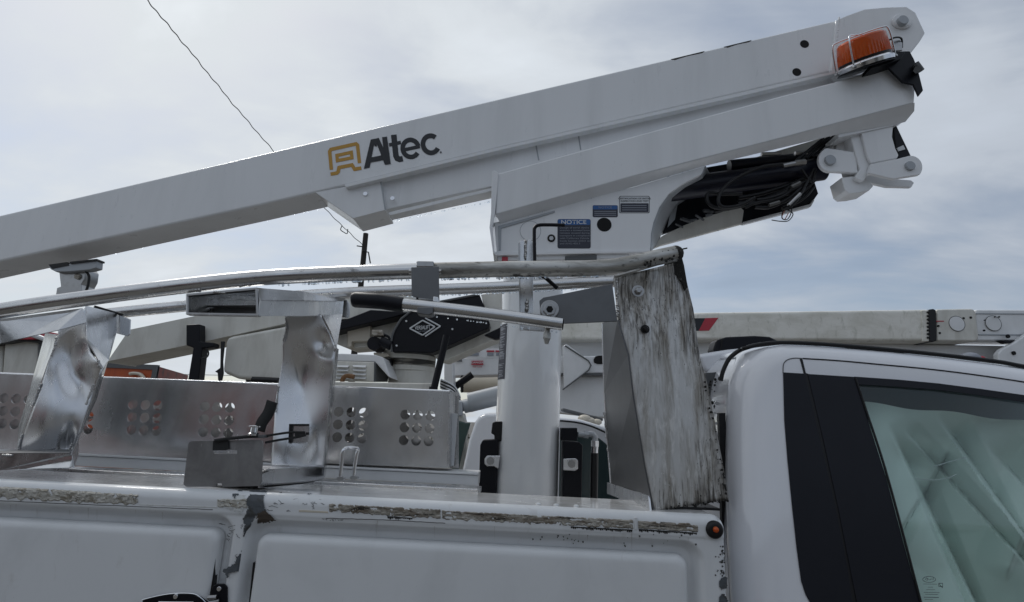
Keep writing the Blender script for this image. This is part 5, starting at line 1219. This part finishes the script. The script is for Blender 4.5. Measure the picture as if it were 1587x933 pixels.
def vcyl(x0, x1, y0, y1, Y, name, m, parent=None, x2=None, x3=None):
    xm = (x0+x1)/2; r0 = (at(x1, y0, Y)-at(x0, y0, Y)).length/2; x2 = x0 if x2 is None else x2; x3 = x1 if x3 is None else x3
    r1 = (at(x3, y1, Y)-at(x2, y1, Y)).length/2; a = at(xm, y0, Y); b = at((x2+x3)/2, y1, Y)
    return MB().tube([a, Vector((a.x, a.y, b.z))], [r0, r1], 36).build(name, m, parent or B, ang=50)
vcyl(594, 676, 547, 559, 5.9, 'turntable', M['agedw'])
vcyl(604, 675, 559, 569, 5.9, 'slew_ring', mat('oily_ring', (.38, .36, .31), .5, 0, layers=[((.02, .018, .015), 5, (.4, .4, 3), .44, .58, .95)]))
vcyl(602, 676, 569, 576, 5.9, 'turntable_lower', M['agedw'])
vcyl(605, 675, 576, 640, 5.9, 'pedestal', M['agedw'], x2=600, x3=680)
bgp([(593, 556), (606, 556), (606, 572), (593, 570)], 5.6, .1, 'slew_motor', M['black'])
mb = MB(); p = at(579.5, 532, 5.5); mb.tube([p, p+Vector((0, .25, 0))], .072, 20); mb.tube([at(590, 528, 5.5), at(606, 536, 5.5)], .05, 10); mb.tube(crv([at(592, 518, 5.5), at(602, 522, 5.5), at(606, 532, 5.5)], 4), .015, 6); mb.build('winch_motor', M['black'], B, ang=40)
bgp([(575, 511), (592, 511), (594, 520), (576, 520)], 5.45, .12, 'winch_bracket', M['caulk'])
bgp([(538, 503), (574, 502), (574, 529), (545, 529), (545, 537), (538, 540)], 5.8, .2, 'cream_housing', M['tank'])
bgp([(578, 546), (600, 547), (604, 552), (590, 555), (580, 552)], 5.6, .1, 'fixture', M['tank'])
# louvred box
lv = bgp([(500, 559), (580.5, 561), (580, 592), (500, 590)], 5.3, .02, 'louvre_box', M['agedw'])
MB().add(A([(580.5, 561, 5.3), (602, 584, 5.9), (600, 592, 5.9), (580, 592, 5.3)], 0), [[0, 1, 2, 3]]).build('box_side', M['gasket'], lv, solid=.01)
bgp([(530, 548), (582, 550), (594, 554), (606, 586), (602, 584), (581, 561), (500, 559), (500, 548)], 5.35, .5, 'box_lid', M['bgw'])
for cx in (519, 546):
    for k in range(4): MB().add(A([(cx, 566+k*6, 5.3), (cx+22, 566.7+k*6, 5.3), (cx+20, 569.3+k*6, 5.26), (cx+2, 568.6+k*6, 5.26)], 0), [[0, 1, 2, 3]]).build('louvre', M['bgw'], lv, solid=.006)
mb = MB(); mb.tube(crv([at(530, 594, 5.2), at(532, 586, 5.2), at(538, 582.5, 5.2), at(549, 584, 5.2)], 5), .022, 8); mb.build('rusty_hook', mat('rust', (.16, .08, .035), .8), B, ang=60)
bgp([(500, 591), (670, 594), (672, 606), (500, 600)], 5.0, .2, 'side_rail', M['agedw'])
mb = MB(); mb.tube([at(692, 520, 4.9), at(673, 601, 4.9)], .032, 10); mb.tube([at(672, 600, 4.9), at(671, 606, 4.9)], .04, 8); mb.build('black_prop_rod', M['black'], B, ang=50)
for i in range(7): MB().tube(crv([at(683, 588+i*2.2, 4.9+i*.03), at(695, 593+i*2.4, 4.9), at(706, 601+i*2.4, 4.9), at(713, 615+i*1.6, 4.9)], 5), .009, 6).build('control_hose', M['rubber'] if i % 2 else M['labw'], B, ang=60)
mb = MB(); mb.tube([at(727, 624, 4.8), at(800, 606, 4.8)], .085, 24); mb.tube([at(719, 630, 4.8), at(728, 628, 4.8)], .06, 12); mb.tube([at(710, 629, 4.8), at(722, 629, 4.8)], .05, 10); mb.build('stabiliser_cylinder', M['pin'], B, ang=40)
bgp([(704, 640), (718, 640), (722, 660), (720, 740), (704, 740)], 4.7, .2, 'stabiliser_post', M['agedw'])
bgp([(705, 622), (716, 622), (716, 645), (706, 645)], 4.65, .1, 'stabiliser_lug', M['pin'])
# boom rest, hanging strap, bucket
bgp([(288, 503), (309, 502), (309, 529), (331, 531), (331, 538), (313, 540), (306, 600), (289, 600), (299, 539), (288, 535)], 5.55, .12, 'boom_rest', M['black'])
mb = MB(); mb.tube(crv([at(319, 540, 5.5), at(323, 546, 5.5), at(321, 553, 5.5), at(312, 556, 5.5)], 5), .008, 6); mb.build('loose_wire', M['rubber'], B)
bgp([(342, 529), (347, 529), (344, 560), (345, 578), (342, 592), (338, 592), (337, 578), (333, 576), (341, 570)], 5.5, .03, 'hanging_strap', M['web'], bevel=.003)
bu = bgp([(352, 522), (470, 500), (470, 592), (430, 591), (367, 586.5), (344, 577), (349, 530)], 5.6, .6, 'bucket', M['agedw'], bevel=.04)
mb = MB(); mb.tube([at(391, 588, 5.55), at(432, 590, 5.55)], .03, 12); mb.build('bucket_pivot', M['rubber'], bu)
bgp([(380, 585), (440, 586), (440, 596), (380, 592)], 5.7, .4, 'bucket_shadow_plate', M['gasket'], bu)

# cab of that truck (roof + window) between tray and rack post
cb2 = bgp([(708, 780), (716, 731), (727, 680), (736, 654), (742, 646), (752, 641), (775, 640), (860, 646), (900, 650), (960, 668), (1000, 700), (1010, 780)], 4.4, 1.4, 'cab', M['cabw'], bevel=.03, label='white cab seen behind the mast')
bgp([(868, 672), (885, 668), (912, 672), (930, 680), (955, 700), (960, 790), (866, 790)], 4.385, .02, 'side_window', mat('dark_tinted_glass', (.03, .05, .052), .06), cb2, bevel=.01)
bgp([(700, 790), (709, 735), (722, 678), (730, 655), (722, 655), (704, 650), (700, 655)], 4.6, .05, 'rear_window', mat('dark_green_glass', (.04, .07, .065), .08), cb2, bevel=.01)
MB().tube(crv([at(868, 652, 4.37), at(895, 655, 4.37), at(920, 662, 4.37), at(950, 676, 4.37)], 5), .008, 6).build('roof_moulding', M['rubber'], cb2)
bgp([(872, 632), (935, 648), (935, 653), (872, 637)], 4.9, .2, 'roof_rail', M['gasket'])
for (x, y, r) in ((906, 649, .06), (925, 654, .045), (914, 652, .05)):
    mb = MB(); mb.ball(at(x, y, 4.8), r, 14, .6); mb.build('roof_lamp', M['tank'], cb2, ang=80)

# ================================================================ background truck on the right (mildewed boom)
D = thing('boom_truck', (at(1200, 600, 8).x, 8.0, 0), 'large boom truck with mildewed fibreglass boom and red and black stripe behind the cab', 'truck')
YD = 8.0
def rbox(pts, Y, t, name, m, parent=None, bevel=.05, label=None): return MB().pprism(pts, Y, t).build(name, m, parent or D, bevel=bevel, label=label)
mbm = rbox([(700, 493), (1070, 484), (1439, 479), (1447, 481), (1447, 529), (1070, 526.5), (700, 526)], YD, .45, 'mildewed_boom', M['algae'])
rbox([(1440, 479.5), (1447, 478.5), (1451, 481), (1452, 528), (1446, 530), (1441, 529)], YD-.03, .5, 'boom_collar', M['rubber'], bevel=.01)
rbox([(1428, 481), (1440, 480.5), (1441, 529), (1430, 529)], YD-.012, .48, 'collar_plate', M['algae'], bevel=.01)
mb = MB()
for k in range(8): p = at(1438, 484+k*5.6, YD-.02); mb.ball(p, .018, 6)
mb.build('collar_bolts', M['rubber'], D, kind='stuff')
bs2 = rbox([(1452, 479), (1508, 478), (1513, 482), (1518, 523), (1514, 529), (1453, 528.5)], YD-.02, .48, 'boom_sleeve', M['agedw'], bevel=.04)
bs3 = rbox([(1512, 479.5), (1720, 480), (1720, 530), (1512, 528)], YD+.03, .42, 'inner_boom', M['bgw'], bevel=.03)
rbox([(1512, 485), (1720, 487), (1720, 488.5), (1512, 486.5)], YD+.02, .02, 'boom_seam', M['pin'], bevel=0)
rbox([(1517, 517.5), (1720, 519), (1720, 521), (1517, 519.5)], YD+.02, .02, 'boom_seam', M['pin'], bevel=0)
for (x, y, par) in ((1483.5, 501.5, bs2), (1540, 501, bs3)):
    mb = MB(); px_disc(mb, x, y, YD-.03 if par is bs2 else YD+.015, 12.3, .01, 30); mb.build('access_cover_rim', M['gasket'], par)
    mb = MB(); px_disc(mb, x, y, YD-.04 if par is bs2 else YD+.005, 11.4, .01, 30); mb.build('access_cover', M['bgw'], par)
for (x, y, r) in ((1482, 491, 1.2), (1494, 493, 1.6), (1505, 492, 1.8), (1455, 505, 1.6), (1457, 516, 1.6), (1494, 503, 1), (1526, 512, 1.5), (1563, 521, 3), (1527, 496, 1), (1543, 491, 1), (1549, 491, 1.2)):
    mb = MB(); px_disc(mb, x, y, YD-.03, r, .02, 10); mb.build('boom_hole', M['hole'], D)
rbox([(1451, 497), (1463, 497), (1463, 498.5), (1451, 498.5)], YD-.025, .01, 'red_marking', M['red'], bevel=0)
rbox([(1060, 493.5), (1093, 493), (1083, 512.5), (1060, 513)], YD-.006, .01, 'black_stripe', M['blackprint'], bevel=0)
rbox([(1093, 493), (1113.5, 492.5), (1099, 512.3), (1083, 512.5)], YD-.006, .01, 'red_stripe', M['red'], bevel=0)
rbox([(690, 536), (760, 525), (900, 527), (1200, 529), (1560, 536), (1720, 536), (1720, 640), (1000, 590), (690, 556)], YD+.3, .4, 'outrigger_beam_upper', M['bgw'], bevel=.02)
lb2 = rbox([(700, 555), (1010, 550), (1010, 577), (700, 583)], YD-.3, .35, 'lower_frame_beam', M['bgw'], bevel=.02)
rbox([(872, 537), (878, 533), (914, 560), (915, 568), (912, 573), (874, 603)], YD-.35, .02, 'gusset_plate', M['bgw'], bevel=.012)
MB().tube([at(876, 536, YD-.36), at(912, 559, YD-.36), at(916, 566, YD-.36), at(912, 574, YD-.36), at(872, 604, YD-.36)], .010, 5).build('gusset_edge', M['gasket'], D)
mb = MB(); mb.pprism([(920, 557), (923, 552), (928, 551), (945, 551), (945, 564), (926, 564), (921, 562)], YD-.32, .03); mb.build('slot_hole', M['hole'], D, bevel=.01)
rbox([(864, 582), (1010, 584), (1010, 655), (864, 640)], YD-.2, .5, 'body_panel', M['bgw'], bevel=.02)
rbox([(870, 578), (1010, 580), (1010, 583), (870, 581)], YD-.31, .1, 'body_edge', M['gasket'], bevel=0)
rbox([(1547, 548), (1553, 541), (1572, 531), (1600, 512), (1720, 500), (1720, 620), (1550, 590)], YD-.1, .1, 'boom_bracket', M['bgw'], bevel=.02)
mb = MB(); px_disc(mb, 1572, 547, YD-.12, 3, .02, 14); mb.build('bracket_hole', M['hole'], D)
rbox([(1550, 527), (1580, 527), (1572, 531), (1560, 532)], YD-.05, .1, 'boom_pad', M['black'], bevel=.01)
mb = MB(); mb.ball(at(1503, 556, YD-.4), .13, 16, .7); mb.build('clearance_lamp', M['labg'], D, ang=80)
mb = MB(); mb.ball(at(1521, 556, YD-.42), .05, 10, .8); mb.build('red_lamp', M['red'], D, ang=80)
# labels on the beam seen left of the mast
rbox([(712, 540), (780, 540), (780, 553), (712, 554)], YD-.32, .02, 'label_panel', M['bgw'], bevel=0)
for (x0, x1) in ((722, 743), (754, 766), (768, 780)):
    rbox([(x0, 543), (x1, 543), (x1, 545.5), (x0, 545.5)], YD-.335, .01, 'warning_header', M['red'], bevel=0)
    rbox([(x0+1, 547), (x1-1, 547), (x1-1, 551), (x0+1, 551)], YD-.335, .01, 'warning_text', M['labg'], bevel=0)
rbox([(730.5, 559), (749, 559), (749, 565.5), (730.5, 565.5)], YD-.335, .01, 'warning_header', M['red'], bevel=0)
text('DANGER', 740, 562, YD-.34, 3.4, M['labw'], D, adv=(1, 0), bold=.01, lift=.004)
text('KEEP CLEAR', 740, 568.5, YD-.335, 2.0, M['red'], D, adv=(1, 0), bold=.01, lift=.004)
rbox([(705, 556), (716, 556), (716, 560.5), (705, 560.5)], YD-.335, .01, 'data_plate', M['gasket'], bevel=0)
rbox([(688, 560), (702, 559), (703, 600), (688, 604)], YD-.8, .3, 'support_post', M['bgw'], bevel=.02)
MB().tube([at(704, 600, YD-.5), at(732, 580, YD-.5)], .05, 8).build('diagonal_brace', M['black'], D)
mb = MB(); a, b = at(716, 594, YD+1.5), at(860, 596, YD+1.5); mb.tube([a, b], .16, 20); mb.build('long_tank', M['tank'], D, ang=50)
mb = MB()
for x0 in (716, 774):
    for k in range(6): mb.ball(at(x0, 585+k*4, YD-.4), .025, 6, 1.4)
mb.build('chain', M['rubber'], D, kind='stuff')

# ================================================================ left background: container, box truck
CN = thing('shipping_container', (at(200, 580, 11).x, 11, 0), 'orange steel container with pale marking behind the leftmost rack posts', 'container')
zc_ = at(200, 566, 11).z
xa, xb = at(120, 566, 11).x, at(240, 564, 11).x
MB().box((xa, 11, .1), (xb, 11.05, zc_)).build('long_side', M['orange'], CN, bevel=.01)
MB().box((xa, 10.97, zc_-.07), (xb+.02, 11.0, zc_+.03)).build('top_rail', M['gasket'], CN)
MB().box((xb, 10.96, .1), (xb+.08, 11.05, zc_+.03)).build('corner_post', M['gasket'], CN)
q1 = at(291, 578, 13.5)
MB().prism([Vector((xb+.08, 11, .1)), Vector((xb+.08, 11, zc_)), Vector((q1.x, 13.5, zc_)), Vector((q1.x, 13.5, .1))], (0, .04, 0)).build('end_wall', M['conside'], CN)
for k in range(4):
    t = (k+.5)/4.2; xx = xb+.08+(q1.x-xb-.08)*t; yy = 11+2.5*t-.05
    MB().tube([Vector((xx, yy, .1)), Vector((xx, yy, zc_-.05))], .03, 6).build('lock_rod', M['gasket'], CN)
text('a', 0, 0, 11, 1, M['labw'], CN) if False else None
mb = MB(); mb.tube(crv([at(201, 579.5, 10.94), at(208, 578.5, 10.94), at(217, 580, 10.94), at(223, 586, 10.94), at(225, 592, 10.94)], 5), .035, 6); mb.build('pale_marking', M['tank'], CN)
BX = thing('bucket_lift_truck', (at(30, 560, 7).x, 7, 0), 'grimy cream truck boxes with red trim at the far left edge', 'truck')
MB().pprism([(7, 531), (30, 527), (60, 530), (56, 600), (2, 600)], 7, .8).build('cream_box', M['agedw'], BX, bevel=.02)
MB().pprism([(-60, 533), (5, 535), (2, 600), (-60, 600)], 7.1, .8).build('cream_box', M['agedw'], BX, bevel=.02)
MB().pprism([(-60, 524), (30, 522), (72, 527), (66, 540), (60, 531), (30, 528), (7, 532), (-60, 534)], 6.9, .9).build('dark_canopy', M['rubber'], BX)
MB().pprism([(60, 530), (70, 534), (62, 600), (56, 600)], 6.95, .8).build('dark_end', M['gasket'], BX)
MB().pprism([(-60, 515), (45, 517), (72, 513), (73, 521), (50, 526), (-60, 524)], 6.85, .9).build('red_trim', M['red'], BX, bevel=.01)
MB().tube([at(50, 519, 6.8), at(62, 523, 6.8), at(70, 526, 6.8)], .03, 8).build('white_pipe', M['labw'], BX)
# dry brush on the horizon
rv = random.Random(4); mb = MB()
for i in range(1500):
    x = rv.uniform(-60, 60); y = rv.uniform(45, 62); h = abs(rv.gauss(0, .8)); c = Vector((x, y, h)); s = rv.uniform(.1, .35)
    d = Vector((rv.uniform(-1, 1), rv.uniform(-1, 1), rv.uniform(0, 1))).normalized()*s; e = Vector((rv.uniform(-1, 1), rv.uniform(-1, 1), rv.uniform(-1, 1))).normalized()*s*.6
    mb.add([c-d, c+e, c+d, c-e], [[0, 1, 2, 3]])
mb.build('dry_brush', M['brush'], kind='stuff')
